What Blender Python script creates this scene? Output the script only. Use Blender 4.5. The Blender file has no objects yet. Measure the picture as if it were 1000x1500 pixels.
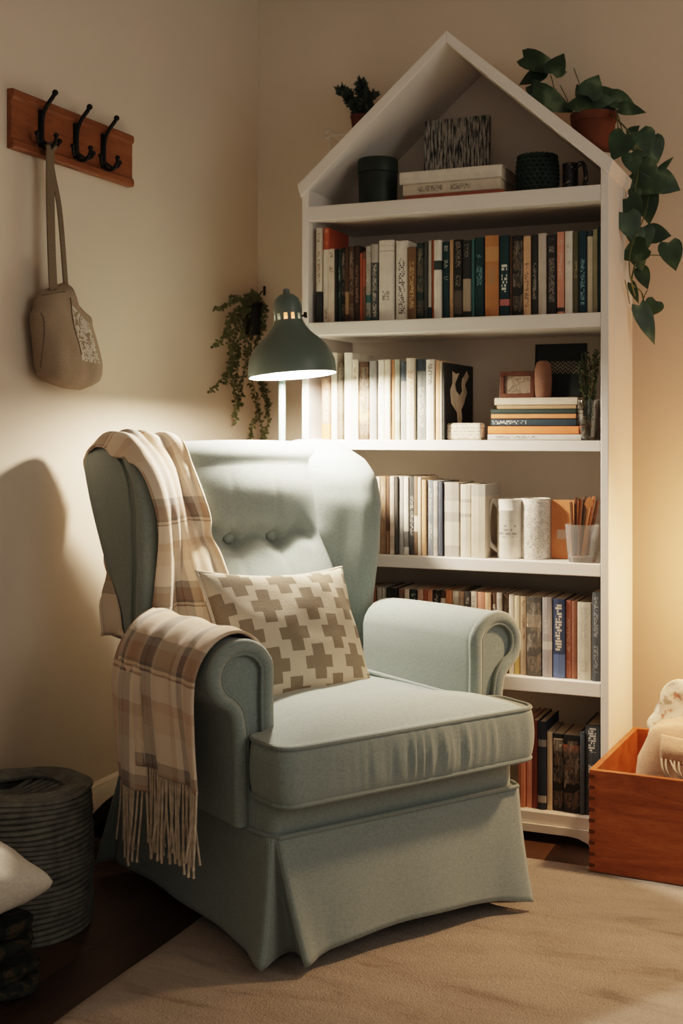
import bpy, bmesh, math, random
from mathutils import Vector, Matrix, noise
from mathutils.bvhtree import BVHTree
random.seed(7)
S = bpy.context.scene
COL = S.collection
pi = math.pi

# ------------------------------------------------------------------ camera numbers
FP, CH, HY, TH = 1808.0, 1.05, 628.0, math.radians(23)
c_, s_ = math.cos(TH), math.sin(TH)
def ray(px, py):
    x = (px-500)/FP
    return (x*c_-s_, x*s_+c_, -(py-HY)/FP)
def onY(px, py, Y):
    d = ray(px, py); t = Y/d[1]; return Vector((d[0]*t, Y, CH+d[2]*t))
def onX(px, py, X):
    d = ray(px, py); t = X/d[0]; return Vector((X, d[1]*t, CH+d[2]*t))
def onZ(px, py, Z):
    d = ray(px, py); t = (Z-CH)/d[2]; return Vector((d[0]*t, d[1]*t, Z))

# ------------------------------------------------------------------ node helpers
class N:
    def __init__(s, t, k): s.t, s.k = t, k
    def _m(s, op, b=None, c=None):
        n = s.t.nodes.new('ShaderNodeMath'); n.operation = op
        s.t.links.new(s.k, n.inputs[0])
        for i, q in ((1, b), (2, c)):
            if q is None: continue
            if isinstance(q, N): s.t.links.new(q.k, n.inputs[i])
            else: n.inputs[i].default_value = q
        return N(s.t, n.outputs[0])
    def __add__(s, b): return s._m('ADD', b)
    def __sub__(s, b): return s._m('SUBTRACT', b)
    def __mul__(s, b): return s._m('MULTIPLY', b)
    def __truediv__(s, b): return s._m('DIVIDE', b)
    def lt(s, b): return s._m('LESS_THAN', b)
    def gt(s, b): return s._m('GREATER_THAN', b)
    def fract(s): return s._m('FRACT')
    def floor(s): return s._m('FLOOR')
    def abs(s): return s._m('ABSOLUTE')
    def sin(s): return s._m('SINE')
    def max(s, b): return s._m('MAXIMUM', b)
    def min(s, b): return s._m('MINIMUM', b)
    def mod(s, b): return s._m('FLOORED_MODULO', b)
    def between(s, a, b): return s.gt(a)*s.lt(b)

class Mat:
    def __init__(s, name, rough=0.7, spec=0.3):
        s.m = bpy.data.materials.new(name); s.m.use_nodes = True
        s.t = s.m.node_tree
        s.b = s.t.nodes['Principled BSDF']
        s.b.inputs['Roughness'].default_value = rough
        s.b.inputs['Specular IOR Level'].default_value = spec
    def coord(s, kind='Object'):
        n = s.t.nodes.new('ShaderNodeTexCoord'); return n.outputs[kind]
    def xyz(s, kind='Object', sock=None):
        n = s.t.nodes.new('ShaderNodeSeparateXYZ'); s.t.links.new(sock or s.coord(kind), n.inputs[0])
        return [N(s.t, o) for o in n.outputs]
    def comb(s, x, y, z):
        n = s.t.nodes.new('ShaderNodeCombineXYZ')
        for i, q in enumerate((x, y, z)):
            if isinstance(q, N): s.t.links.new(q.k, n.inputs[i])
            else: n.inputs[i].default_value = q
        return n.outputs[0]
    def noise(s, scale, detail=3, sock=None, stretch=None, kind='Object', rough=.5, dist=0):
        n = s.t.nodes.new('ShaderNodeTexNoise')
        n.inputs['Scale'].default_value = scale; n.inputs['Detail'].default_value = detail
        n.inputs['Roughness'].default_value = rough; n.inputs['Distortion'].default_value = dist
        k = sock or s.coord(kind)
        if stretch:
            mp = s.t.nodes.new('ShaderNodeMapping'); mp.inputs['Scale'].default_value = stretch
            s.t.links.new(k, mp.inputs[0]); k = mp.outputs[0]
        s.t.links.new(k, n.inputs['Vector'])
        return N(s.t, n.outputs['Fac'])
    def white(s, sock):
        n = s.t.nodes.new('ShaderNodeTexWhiteNoise'); n.noise_dimensions = '3D'
        s.t.links.new(sock, n.inputs['Vector']); return N(s.t, n.outputs['Value'])
    def ramp(s, fac, stops, interp='LINEAR'):
        n = s.t.nodes.new('ShaderNodeValToRGB'); r = n.color_ramp; r.interpolation = interp
        while len(r.elements) < len(stops): r.elements.new(.5)
        for e, (p, col) in zip(r.elements, stops):
            e.position = p; e.color = (*col[:3], 1)
        s.t.links.new(fac.k, n.inputs[0]); return n.outputs[0]
    def mix(s, fac, a, b, mode='MIX'):
        n = s.t.nodes.new('ShaderNodeMix'); n.data_type = 'RGBA'; n.blend_type = mode
        if isinstance(fac, N): s.t.links.new(fac.k, n.inputs[0])
        else: n.inputs[0].default_value = fac
        for i, q in ((6, a), (7, b)):
            if isinstance(q, (tuple, list)): n.inputs[i].default_value = (*q[:3], 1)
            else: s.t.links.new(q, n.inputs[i])
        return n.outputs[2]
    def color(s, sock):
        if isinstance(sock, (tuple, list)): s.b.inputs['Base Color'].default_value = (*sock[:3], 1)
        else: s.t.links.new(sock, s.b.inputs['Base Color'])
        return s
    def bump(s, h, strength=.3, dist=.002):
        n = s.t.nodes.new('ShaderNodeBump'); n.inputs['Strength'].default_value = strength
        n.inputs['Distance'].default_value = dist
        s.t.links.new(h.k, n.inputs['Height']); s.t.links.new(n.outputs[0], s.b.inputs['Normal'])
        return s

def mottled(name, col, var=.12, scale=12, rough=.7, spec=.3, bump=0, bscale=60, bdist=.001, stretch=None, metal=0):
    M = Mat(name, rough, spec)
    n = M.noise(scale, 4, stretch=stretch)
    lo = tuple(max(0, q*(1-var)) for q in col); hi = tuple(q*(1+var) for q in col)
    M.color(M.ramp(n, [(.3, lo), (.7, hi)]))
    if bump: M.bump(M.noise(bscale, 3, stretch=stretch), bump, bdist)
    M.b.inputs['Metallic'].default_value = metal
    return M.m

def fabric(name, col, var=.08, weave=700, bump=.25, sheen=.3, big=5):
    M = Mat(name, .88, .15)
    n = M.noise(big, 3)
    a = M.noise(weave, 2, stretch=(1, 1, .25)); b = M.noise(weave, 2, stretch=(.25, .25, 1))
    w = (a+b)*.5
    lo = tuple(q*(1-var) for q in col); hi = tuple(q*(1+var) for q in col)
    base = M.ramp(n, [(.3, lo), (.7, hi)])
    M.color(M.mix(.5, base, M.ramp(w, [(.35, tuple(q*.72 for q in col)), (.65, tuple(q*1.25 for q in col))])))
    M.bump(w, bump, .0015)
    M.b.inputs['Sheen Weight'].default_value = sheen
    M.b.inputs['Sheen Roughness'].default_value = .5
    return M.m

# ------------------------------------------------------------------ object helpers
def link(name, me, mat=None, parent=None, loc=None):
    o = bpy.data.objects.new(name, me); COL.objects.link(o)
    if mat is not None and me is not None: me.materials.append(mat)
    if parent is not None: o.parent = parent
    if loc is not None: o.location = loc
    return o
def tag(o, label, cat, group=None):
    o['label'] = label; o['category'] = cat
    if group: o['group'] = group
    return o
def empty(name, loc=(0, 0, 0), rz=0):
    o = bpy.data.objects.new(name, None); COL.objects.link(o)
    o.location = loc; o.rotation_euler = (0, 0, rz); o.empty_display_size = .05
    return o
def struct(o):
    o['kind'] = 'structure'; return o

class MB:
    """gathers shapes into one mesh"""
    def __init__(s): s.v, s.f, s.uv, s.mi = [], [], {}, {}
    def add(s, vs, fs, uvs=None, mi=0):
        o = len(s.v); s.v += [tuple(q) for q in vs]
        for f in fs:
            if mi: s.mi[len(s.f)] = mi
            s.f.append([i+o for i in f])
        if uvs:
            for i, u in enumerate(uvs): s.uv[o+i] = u
        return s
    def box(s, x0, x1, y0, y1, z0, z1, mi=0):
        vs = [(x, y, z) for x in (x0, x1) for y in (y0, y1) for z in (z0, z1)]
        return s.add(vs, [(0, 1, 3, 2), (4, 6, 7, 5), (0, 4, 5, 1), (2, 3, 7, 6), (0, 2, 6, 4), (1, 5, 7, 3)], mi=mi)
    def loft(s, rings, close=True, caps=True, uvs=None, mi=0):
        n = len(rings[0]); vs = [p for r in rings for p in r]; fs = []
        for i in range(len(rings)-1):
            for j in range(n if close else n-1):
                k = (j+1) % n
                fs.append((i*n+j, i*n+k, (i+1)*n+k, (i+1)*n+j))
        if caps and close:
            fs.append(tuple(range(n))[::-1]); fs.append(tuple(range((len(rings)-1)*n, len(rings)*n)))
        return s.add(vs, fs, uvs, mi)
    def tube(s, pts, r, n=8, caps=True, closed=False, mi=0):
        pts = [Vector(p) for p in pts]; rings = []; up = None
        L = len(pts)
        for i, p in enumerate(pts):
            if closed: t = pts[(i+1) % L]-pts[i-1]
            else: t = pts[min(i+1, L-1)]-pts[max(i-1, 0)]
            if t.length < 1e-9: t = Vector((0, 0, 1))
            t.normalize()
            if up is None:
                up = t.orthogonal().normalized()
            else:
                up = (up - t*up.dot(t))
                if up.length < 1e-6: up = t.orthogonal()
                up.normalize()
            w = t.cross(up); rr = r[i] if isinstance(r, (list, tuple)) else r
            rings.append([p+(up*math.cos(a)+w*math.sin(a))*rr for a in [2*pi*k/n for k in range(n)]])
        if closed: rings.append(rings[0]); return s.loft(rings, caps=False, mi=mi)
        return s.loft(rings, caps=caps, mi=mi)
    def lathe(s, prof, n=32, c=(0, 0, 0), caps=False, mi=0):
        rings = [[(c[0]+r*math.cos(2*pi*k/n), c[1]+r*math.sin(2*pi*k/n), c[2]+z) for k in range(n)] for r, z in prof]
        return s.loft(rings, caps=caps, mi=mi)
    def ball(s, c, r, n=12, sc=(1, 1, 1)):
        pr = [(max(1e-5, math.sin(pi*k/n)), -math.cos(pi*k/n)) for k in range(n+1)]
        rings = [[(c[0]+sc[0]*r*a*math.cos(2*pi*k/n), c[1]+sc[1]*r*a*math.sin(2*pi*k/n), c[2]+sc[2]*r*z) for k in range(n)] for a, z in pr]
        return s.loft(rings)
    def prism(s, poly, z0, z1, axis='z', mi=0):
        def P(a, b, z): return {'z': (a, b, z), 'y': (a, z, b), 'x': (z, a, b)}[axis]
        return s.loft([[P(a, b, z0) for a, b in poly], [P(a, b, z1) for a, b in poly]], mi=mi)
    def grid(s, fn, nu, nv, mi=0, uv=None):
        vs = [fn(i/nu, j/nv) for i in range(nu+1) for j in range(nv+1)]
        fs = [(i*(nv+1)+j, (i+1)*(nv+1)+j, (i+1)*(nv+1)+j+1, i*(nv+1)+j+1) for i in range(nu) for j in range(nv)]
        us = [(uv(i/nu, j/nv) if uv else (i/nu, j/nv)) for i in range(nu+1) for j in range(nv+1)]
        return s.add(vs, fs, us, mi)
    def mesh(s, name, smooth=True, merge=0, fix=True):
        me = bpy.data.meshes.new(name); me.from_pydata([tuple(v) for v in s.v], [], s.f)
        if s.uv:
            ul = me.uv_layers.new(name='UVMap')
            for l in me.loops:
                ul.data[l.index].uv = s.uv.get(l.vertex_index, (0, 0))
        for i, k in s.mi.items(): me.polygons[i].material_index = k
        bm = bmesh.new(); bm.from_mesh(me)
        if merge: bmesh.ops.remove_doubles(bm, verts=bm.verts, dist=merge)
        if fix: bmesh.ops.recalc_face_normals(bm, faces=bm.faces)
        bm.to_mesh(me); bm.free()
        if smooth: me.shade_smooth()
        me.update(); return me
    def obj(s, name, mat=None, parent=None, smooth=True, loc=None, bevel=0, sub=0, auto=True, merge=0, segs=2, fix=True):
        me = s.mesh(name, smooth, merge, fix)
        o = link(name, me, None, parent, loc)
        if mat is not None:
            for m in (mat if isinstance(mat, (list, tuple)) else [mat]): me.materials.append(m)
        if smooth and auto and not sub:
            me.set_sharp_from_angle(angle=math.radians(40))
        if bevel:
            b = o.modifiers.new('bevel', 'BEVEL'); b.width = bevel; b.segments = segs; b.limit_method = 'ANGLE'; b.angle_limit = math.radians(35)
            b.harden_normals = False
        if sub:
            b = o.modifiers.new('sub', 'SUBSURF'); b.levels = sub; b.render_levels = sub
        return o

def cr(pts, n, closed=False):
    """catmull-rom through points, n samples per span"""
    P = [Vector(p) for p in pts]; out = []; L = len(P)
    rng = range(L) if closed else range(L-1)
    for i in rng:
        if closed: a, b, c, d = P[i-1], P[i], P[(i+1) % L], P[(i+2) % L]
        else: a, b, c, d = P[max(i-1, 0)], P[i], P[i+1], P[min(i+2, L-1)]
        for k in range(n):
            t = k/n
            out.append(.5*((2*b)+(c-a)*t+(2*a-5*b+4*c-d)*t*t+(3*b-a-3*c+d)*t**3))
    if not closed: out.append(P[-1])
    return out
def resample(pts, n, closed=True):
    P = [Vector(p) for p in pts]
    if closed: P = P+[P[0]]
    d = [0]
    for i in range(1, len(P)): d.append(d[-1]+(P[i]-P[i-1]).length)
    out = []; j = 0; cnt = n if closed else n-1
    for k in range(n):
        t = d[-1]*k/cnt
        while j < len(P)-2 and d[j+1] < t: j += 1
        f = (t-d[j])/max(1e-9, d[j+1]-d[j]); out.append(P[j].lerp(P[j+1], min(1, max(0, f))))
    return out
def rounded(poly, r, n=5):
    out = []; L = len(poly)
    for i in range(L):
        p = Vector(poly[i]); a = Vector(poly[i-1]); b = Vector(poly[(i+1) % L])
        ra = min(r, (a-p).length*.49); rb = min(r, (b-p).length*.49)
        p0 = p+(a-p).normalized()*ra; p1 = p+(b-p).normalized()*rb
        for k in range(n+1):
            t = k/n; out.append((1-t)**2*p0+2*t*(1-t)*p+t*t*p1)
    return out
def interp(x, tab):
    if x <= tab[0][0]: return tab[0][1]
    for (a, b), (c, d) in zip(tab, tab[1:]):
        if x <= c:
            t = (x-a)/(c-a); t = t*t*(3-2*t)*.5+t*.5
            return b+(d-b)*t
    return tab[-1][1]
def smooth01(a, b, x):
    t = min(1, max(0, (x-a)/(b-a))); return t*t*(3-2*t)

# ================================================================== MATERIALS
WALLX, WALLY = -1.83, 3.61
M = Mat('wall_paint', .9, .1)
M.color(M.ramp(M.noise(1.2, 4), [(.3, (.62, .53, .425)), (.7, (.67, .575, .465))])); M.bump(M.noise(180, 3), .08, .001)
m_wall = M.m
m_white = mottled('white_lacquer', (.76, .71, .65), .03, 4, .45, .35)
m_trim = mottled('trim_paint', (.66, .60, .50), .03, 4, .5, .3)

M = Mat('dark_floorboards', .5, .35)
x, y, z = M.xyz('Object')
cell = M.comb((x/.12).floor(), ((y+(x/.12).floor()*.37)/.9).floor(), 0)
tone = M.white(cell); grain = M.noise(9, 6, stretch=(6, .5, 1), dist=.6)
colr = M.ramp(tone*.45+grain*.55, [(.2, (.030, .014, .007)), (.5, (.060, .029, .013)), (.85, (.105, .052, .024))])
gap = ((x/.12).fract().lt(.025)).max(((y+(x/.12).floor()*.37)/.9).fract().lt(.004))
M.color(M.mix(gap, colr, (.008, .004, .002))); M.bump(grain, .15, .002); m_floor = M.m

M = Mat('rug_wool', .95, .05)
st = M.noise(5, 5, stretch=(.8, 2.6, 1), rough=.6, dist=.5); fine = M.noise(230, 3, rough=.7)
M.color(M.mix(.45, M.ramp(st, [(.30, (.17, .135, .105)), (.41, (.37, .31, .255)), (.60, (.47, .40, .335))]), M.ramp(fine, [(.3, (.29, .24, .195)), (.7, (.52, .45, .38))])))
M.bump(st*.35+fine*.65, .9, .012); m_rug = M.m

CH_COL = (.245, .290, .272)
m_chair = fabric('sage_upholstery', CH_COL, .06, 520, .3, .25)
m_piping = fabric('sage_piping', tuple(q*.9 for q in CH_COL), .06, 700, .2, .2)
m_deck = fabric('sage_shadow', tuple(q*.8 for q in CH_COL), .06, 700, .2, .2)

def wood(name, cols, scale=5, stretch=(.5, 6, 6), rough=.45, dist=1.2, axis=None):
    M = Mat(name, rough, .35)
    g = M.noise(scale, 6, stretch=stretch, dist=dist, rough=.6)
    f = M.noise(scale*9, 3, stretch=stretch)
    M.color(M.ramp(g*.75+f*.25, [(.28, cols[0]), (.5, cols[1]), (.72, cols[2])])); M.bump(f, .08, .001)
    return M.m
m_box = wood('cherry_wood', [(.17, .045, .015), (.30, .088, .028), (.42, .145, .050)], 4, (1.2, 5, 7), .38)
m_boxdark = wood('cherry_end_grain', [(.07, .020, .008), (.11, .034, .012), (.15, .05, .02)], 9, (5, 5, 1), .5)
m_rail = wood('walnut_rail', [(.14, .048, .018), (.22, .080, .030), (.30, .12, .048)], 6, (5, .8, 5), .5)
m_iron = mottled('black_iron', (.012, .011, .010), .3, 20, .5, .4, metal=.6)

# plaid: UV is in metres, x across the cloth, y along it
def plaid(name):
    M = Mat(name, .95, .05)
    u, v, w = M.xyz('UV')
    cream, tan, grey, brn, dk, lt = (.70, .57, .44), (.60, .44, .32), (.27, .255, .235), (.20, .125, .095), (.075, .068, .065), (.78, .68, .57)
    cu = M.ramp((u/.255).fract(), [(0, tan), (.06, cream), (.30, lt), (.36, grey), (.47, brn), (.485, grey), (.57, cream), (.62, tan), (.80, cream), (.85, grey), (.93, lt)], 'CONSTANT')
    cv = M.ramp((v/.25).fract(), [(0, cream), (.10, lt), (.34, grey), (.42, brn), (.56, dk), (.59, cream), (.62, brn), (.64, lt), (.84, tan), (.93, cream)], 'CONSTANT')
    col = M.mix(.5, cu, cv)
    fz = M.noise(900, 2); fb = M.noise(60, 3)
    col = M.mix(.35, col, M.mix(fz, (.12, .09, .07), (.75, .62, .48)), 'SOFT_LIGHT')
    M.color(col); M.bump(fz*.5+fb*.5, .4, .003)
    M.b.inputs['Sheen Weight'].default_value = .3
    return M.m
m_plaid = plaid('plaid_wool')
m_fringe = mottled('fringe_wool', (.54, .45, .35), .25, 60, .95, .05, .3, 300)

# ================================================================== ROOM
struct(MB().box(-2.6, 2.2, -.6, 4.2, -.06, 0).obj('floor', m_floor, smooth=False))
struct(MB().box(WALLX-.1, WALLX, -.6, WALLY, 0, 2.7).obj('wall_left', m_wall, smooth=False))
struct(MB().box(WALLX-.1, 2.2, WALLY, WALLY+.1, 0, 2.7).obj('wall_back', m_wall, smooth=False))
struct(MB().box(WALLX-.1, 2.2, -.6, WALLY+.1, 2.7, 2.78).obj('ceiling', mottled('ceiling_paint', (.60, .58, .54), .03, 2, .9, .1), smooth=False))
bprof = [(0, 0), (.020, 0), (.020, .062), (.016, .070), (.016, .112), (.010, .122), (.010, .132), (.004, .140), (0, .140)]
bb = MB(); bb.loft([[(WALLX+a, y, b) for a, b in bprof] for y in (-.6, WALLY)]); struct(bb.obj('baseboard_left', m_trim, bevel=.0015))
bb = MB(); bb.loft([[(x, WALLY-a, b) for a, b in bprof] for x in (WALLX+.02, 2.2)]); struct(bb.obj('baseboard_back', m_trim, bevel=.0015))

# rug
def rugf(a, b):
    X = -1.315+a*2.6; Y = .55+b*2.391
    e = min(a*2.6, (1-a)*2.6, b*2.391, (1-b)*2.391)
    return (X+.003*math.sin(Y*9), Y+.003*math.sin(X*8), .002+.010*min(1, (e/.012))**.5+.0012*noise.noise((X*14, Y*5, 0)))
g = MB(); g.grid(rugf, 150, 130)
rug = g.obj('area_rug', m_rug)
tag(rug, 'large pale woven rug with uneven streaks under the armchair', 'rug')
RUGZ = .013

# ================================================================== ARMCHAIR
CA = math.radians(57.5); CM = Vector((-.8488, 2.3589, 0))
chair = empty('wingback_armchair', CM, CA)
tag(chair, 'sage green wingback armchair with scrolled arms and skirted base', 'armchair')
def to_local(p):
    d = Vector(p)-CM; return Vector((d.x*math.cos(CA)+d.y*math.sin(CA), -d.x*math.sin(CA)+d.y*math.cos(CA), d.z))

def lean(h): return (h-.47)*.29
# --- seat rail
mb = MB()
out = rounded([(-.305, .03), (.305, .03), (.325, .14), (.33, .66), (-.33, .66), (-.325, .14)], .02, 3)
mb.loft([[(p.x*.93, p.y*.95+.02, .20) for p in out], [(p.x*.97, p.y*.98+.006, .255) for p in out], [(p.x, p.y, .262) for p in out], [(p.x, p.y, .335) for p in out], [(p.x*.985, p.y*.985+.004, .345) for p in out]])
mb.obj('seat_rail', m_chair, chair)
# --- skirt with box pleats at the front corners
sk = MB()
def flare(t): return .06*t+.94*t*t*.4+.54*t*t*t
HT = .268
def front(a, b):   # a across, b down
    e = min(a, 1-a); k = smooth01(.14, 0, e)
    u = -.302 + a*.618 + .034*b*smooth01(.3, 0, a) - .006*b*smooth01(.7, 1, a)
    v = .026 - .030*b - .022*b*b*k + .008*math.sin(a*17+.6)*b*b*.35 + .004*math.exp(-((a-.06)/.03)**2)*b
    h = HT - b*(HT-.032-.024*math.sin(pi*min(1, max(0, a)))**.8)
    return Vector((u, v, h))
def left(a, b):
    k = smooth01(.14, 0, a)
    v = .032+a*.655+.03*b*a - .016*b*(1-a)
    u = -.312 - .014*b - .016*b*b*k + .008*b*(1-k) - .004*math.sin(a*15)*b*b
    h = HT - b*(HT-.030-.010*math.sin(pi*a))
    return Vector((u, v, h))
def right(a, b):
    q = left(a, b); q.x = -q.x; return q
sk.grid(front, 60, 20); sk.grid(left, 50, 20); sk.grid(right, 50, 20)
def backp(a, b):
    u = -.32+.64*a + (.045*b*(2*a-1)); v = .685+.05*b; return (u, v, HT-b*(HT-.03))
sk.grid(backp, 40, 16)
def pleat(fa, sf, sx):
    def ins(a, b):
        p, q = front(fa, b), sf(0, b); m = (p+q)/2+Vector((-sx*.055*b, .062*b, 0))
        return (1-a)**2*p+2*a*(1-a)*(m*2-(p+q)/2)+a*a*q
    sk.grid(ins, 16, 16)
pleat(0, left, -1); pleat(1, right, 1)
so = sk.obj('skirt', m_chair, chair, auto=False)
md = so.modifiers.new('thick', 'SOLIDIFY'); md.thickness = .006; md.offset = 0
# welt along skirt top
wl = MB()
wl.tube([(-.326, .66, .270), (-.324, .14, .270), (-.312, .045, .270), (-.30, .022, .270), (.31, .018, .270), (.322, .05, .270), (.326, .14, .270), (.328, .66, .270)], .0045, 8)
wl.obj('piping', m_piping, so)
# --- legs
for sx in (-1, 1):
    for vy in (.09, .60):
        MB().lathe([(.012, .0), (.016, .004), (.020, .05), (.024, .11)], 14, (sx*.26, vy, RUGZ if vy < .3 else .0), caps=True).obj('leg', m_boxdark, chair)
# --- arms
def arm_profile(sx):
    P = [(.258, .30), (.258, .42), (.260, .52)]
    cx, cz, r = .330, .567, .070
    for k in range(15):
        a = math.radians(172-k*(172+62)/14)
        P.append((cx+r*math.cos(a)*(1.02), cz+r*math.sin(a)))
    P += [(.352, .490), (.347, .468), (.344, .44), (.343, .36), (.342, .275)]
    return [(sx*a, b) for a, b in P]
arm_obs = []
for sx in (-1, 1):
    P = arm_profile(sx); cl = Vector((sum(p[0] for p in P)/len(P), sum(p[1] for p in P)/len(P)))
    rings = []
    for v, k in ((.118, .94), (.112, .97), (.116, 1.0), (.14, 1.0), (.30, 1.0), (.44, 1.0), (.50, .985), (.535, .95)):
        rings.append([(cl.x+(a-cl.x)*k, v, cl.y+(b-cl.y)*k - (.012*smooth01(.15, .6, v)) ) for a, b in P])
    mb = MB(); mb.loft(rings)
    ao = mb.obj('arm', m_chair, chair); arm_obs.append(ao)
    # front facing: welt round the scroll and an inner line
    def inset(k, d):
        L_ = [Vector((a, b, 0)) for a, b in P]; o_ = []
        for i, p in enumerate(L_):
            t = (L_[min(i+1, len(L_)-1)]-L_[max(i-1, 0)]).normalized(); n_ = Vector((-t.y, t.x, 0))*(-sx)
            o_.append((p.x+n_.x*k, d, p.y+n_.y*k))
        return o_
    fp = MB(); fp.tube(cr(inset(.012, .116), 3), .0150, 12)
    fp.obj('front_roll', m_chair, ao)
    fq = MB(); fq.tube(cr(inset(.026, .109), 3), .0035, 8); fq.obj('piping', m_piping, ao)
for sx in (-1, 1):     # outside panels between arm and back
    mb = MB(); mb.loft([[(sx*(.322-.004*q), .50, z) for q, z in ((0, .262), (0, .47), (8, .49), (8, .262))], [(sx*(.318-.004*q), .70, z) for q, z in ((0, .262), (0, .50), (8, .52), (8, .262))]])
    mb.obj('side_panel', m_chair, chair, bevel=.008)
# --- seat cushion (T shape)
poly = [(-.318, -.028), (.318, -.028), (.322, .105), (.252, .105), (.252, .56), (-.252, .56), (-.252, .105), (-.322, .105)]
ol = resample(rounded(poly, .035, 6), 360)
cc = Vector((0, .17))
def wr(i, t):
    p = ol[i]
    if p.y < .03:
        x = p.x; w = math.exp(-((x-.06)/.17)**2)
        return .0045*w*math.sin(pi*t)*(math.sin(x*190+3*math.sin(x*41)+t*1.5)+.5*math.sin(x*330+t*3))
    return .001*math.sin(i*.5)
rings = []
def ringat(sc, z, bul=0, t=0, side=False):
    R = []
    for i, p in enumerate(ol):
        d = p-cc; L = d.length
        n = d/L; q = cc+d*sc+n*(bul+(wr(i, t) if side else 0))
        R.append((q.x, q.y, z(q) if callable(z) else z))
    return R
def crown(q): return 0
mb = MB(); rr = []
for k in range(8, 0, -1): rr.append(ringat(k/8 if k < 8 else .985, .336-.012*(1-(k/8)**2)))
rr = rr[::-1]
for t in [0, .1, .2, .3, .4, .5, .6, .7, .8, .9, 1]: rr.append(ringat(1, .340+.110*t, .010*math.sin(pi*t)**.6, t, True))
for k in range(14, -1, -1):
    s0 = k/14
    def zz(q, s0=s0): return .450+.036*(1-s0**2.6) - .010*smooth01(.25, .5, q.y) - .004*math.exp(-((q.x)**2+(q.y-.25)**2)/.03)
    rr.append(ringat(max(.004, s0*.985), zz))
mb.loft(rr)
seat = mb.obj('seat_cushion', m_chair, chair, auto=False)
for z in (.449, .341):
    w = MB(); w.tube([(p.x*1.004, p.y+.001, z) for p in ol[::2]], .0055, 8, closed=True); w.obj('piping', m_piping, seat)

# --- back cushion with two buttons
BTN = [(-.060, .785), (.060, .785)]
def back_v(u, h):
    v = .6455+(h-.785)*.345
    U_ = min(1, abs(u)/.235)
    bul = .040*(1-U_**2.5)
    # horizontal tuft line through the buttons, flattening above/below
    lo = .036*math.exp(-((h-.66)/.08)**2)+.032*math.exp(-((h-.905)/.08)**2)
    cre = .030*math.exp(-((h-.787-.012*math.cos(u*50))/.022)**2)*smooth01(.20, .12, abs(u))
    d = 0
    for bu, bh in BTN: d += .026*math.exp(-(((u-bu)**2)+((h-bh)*.9)**2)/.0006) + .012*math.exp(-(((u-bu)/.010)**2))*math.exp(-abs(h-bh)/.06)*(.5)
    return v - bul - lo*(1-U_**2) + cre + d
TOPH = 1.012
def topz(u): return TOPH+.010*math.cos(u*5.5)-.0
mb = MB()
def bf(a, b):
    u = -.245+.49*a
    tz = topz(u)
    # b: 0 bottom -> .72 front up -> .72..1 roll over the top to rear
    if b < .72:
        h = .40+(tz-.055-.40)*(b/.72); return (u, back_v(u, h), h)
    t = (b-.72)/.28; h0 = tz-.055; v0 = back_v(u, h0); v1 = .800
    ang = t*pi; cx = (v0+v1)/2; rx = (v1-v0)/2
    return (u, cx-rx*math.cos(ang), h0+.055*math.sin(ang)**.75)
mb.grid(bf, 90, 120)
bo = mb.obj('backrest', m_chair, chair, auto=False)
for bu, bh in BTN:
    v = back_v(bu, bh)
    b = MB(); b.ball((bu, v-.012, bh), .0145, 14, (1, .6, 1)); b.obj('button', m_piping, bo)
# outside back panel
mb = MB(); mb.grid(lambda a, b: (-.300+.60*a-(.02*(a-.5)*b), .690+.012*math.sin(pi*a)+b*.71*.155, .262+b*.735), 20, 20)
obk = mb.obj('outside_back', m_chair, chair)
md = obk.modifiers.new('thick', 'SOLIDIFY'); md.thickness = .02
# --- wings
wing_obs = []
vfront = [(.46, .585), (.60, .565), (.75, .548), (.86, .543), (.92, .560), (.965, .600), (1.0, .655), (1.03, .70)]
def wing_ring(h, sx, shrink=0):
    vf = interp(h, vfront); vb = .695+(h-.47)*(.285 if sx < 0 else .185); 
    uo = .314+.012*smooth01(.5, .9, h)
    uc = .165+.040*smooth01(.80, .5, h)
    tq = .022*smooth01(.6, 1.0, h)*(sx < 0)
    pts = [(uo-.012+tq, vb+tq*.6), (uo+tq, vb-.03+tq*.6), (uo+.004+tq*.5, (vb+vf)/2), (uo+.002, vf+.055), (uo+.010, vf+.03), (uo+.004, vf+.006), (uo-.018, vf-.005), (uo-.042, vf+.004), (uo-.062, vf+.028),
           (uo-.095+.012, vf+.052), (uc+.02, max(vf+.085, back_v(.2, min(h, .97))+.004)), (uc, max(vf+.11, back_v(.2, min(h, .97))+.04)), (uc, vb-.02), (uc+.02, vb)]
    loop = cr([(a, b, 0) for a, b in pts], 5, True)
    c = Vector((sum(p.x for p in loop)/len(loop), sum(p.y for p in loop)/len(loop), 0))
    return loop, c
for sx in (-1, 1):
    mb = MB(); rings = []
    hs = [.34+.02*k for k in range(31)]   # up to .94
    for h in hs:
        l, c = wing_ring(max(h, .46), sx); rings.append([(sx*p.x, p.y, h) for p in l])
    for k in range(1, 13):
        t = k/12; h = .94+.083*math.sin(t*pi/2)
        l, c = wing_ring(h, sx); cv = Vector((.255, .755, 0)) ; kk = math.cos(t*pi/2)**.55 if t < 1 else .02
        kk = max(kk, .03)
        rings.append([(sx*(cv.x+(p.x-cv.x)*kk), cv.y+(p.y-cv.y)*kk, h) for p in l])
    mb.loft(rings)
    wo = mb.obj('wing', m_chair, chair, auto=False); wing_obs.append(wo)
    # seam on the outer side of the roll
    pts = []
    for h in [.50+.03*k for k in range(15)]:
        vf = interp(h, vfront); pts.append((sx*(.320+.014*smooth01(.5, .9, h)+.003), vf+.060, h))
    pts += [(sx*.333, .655, .958), (sx*.330, .71, .985), (sx*.318, .775, .994)]
    w = MB(); w.tube(cr(pts, 3), .003, 6); w.obj('piping', m_piping, wo)

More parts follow.
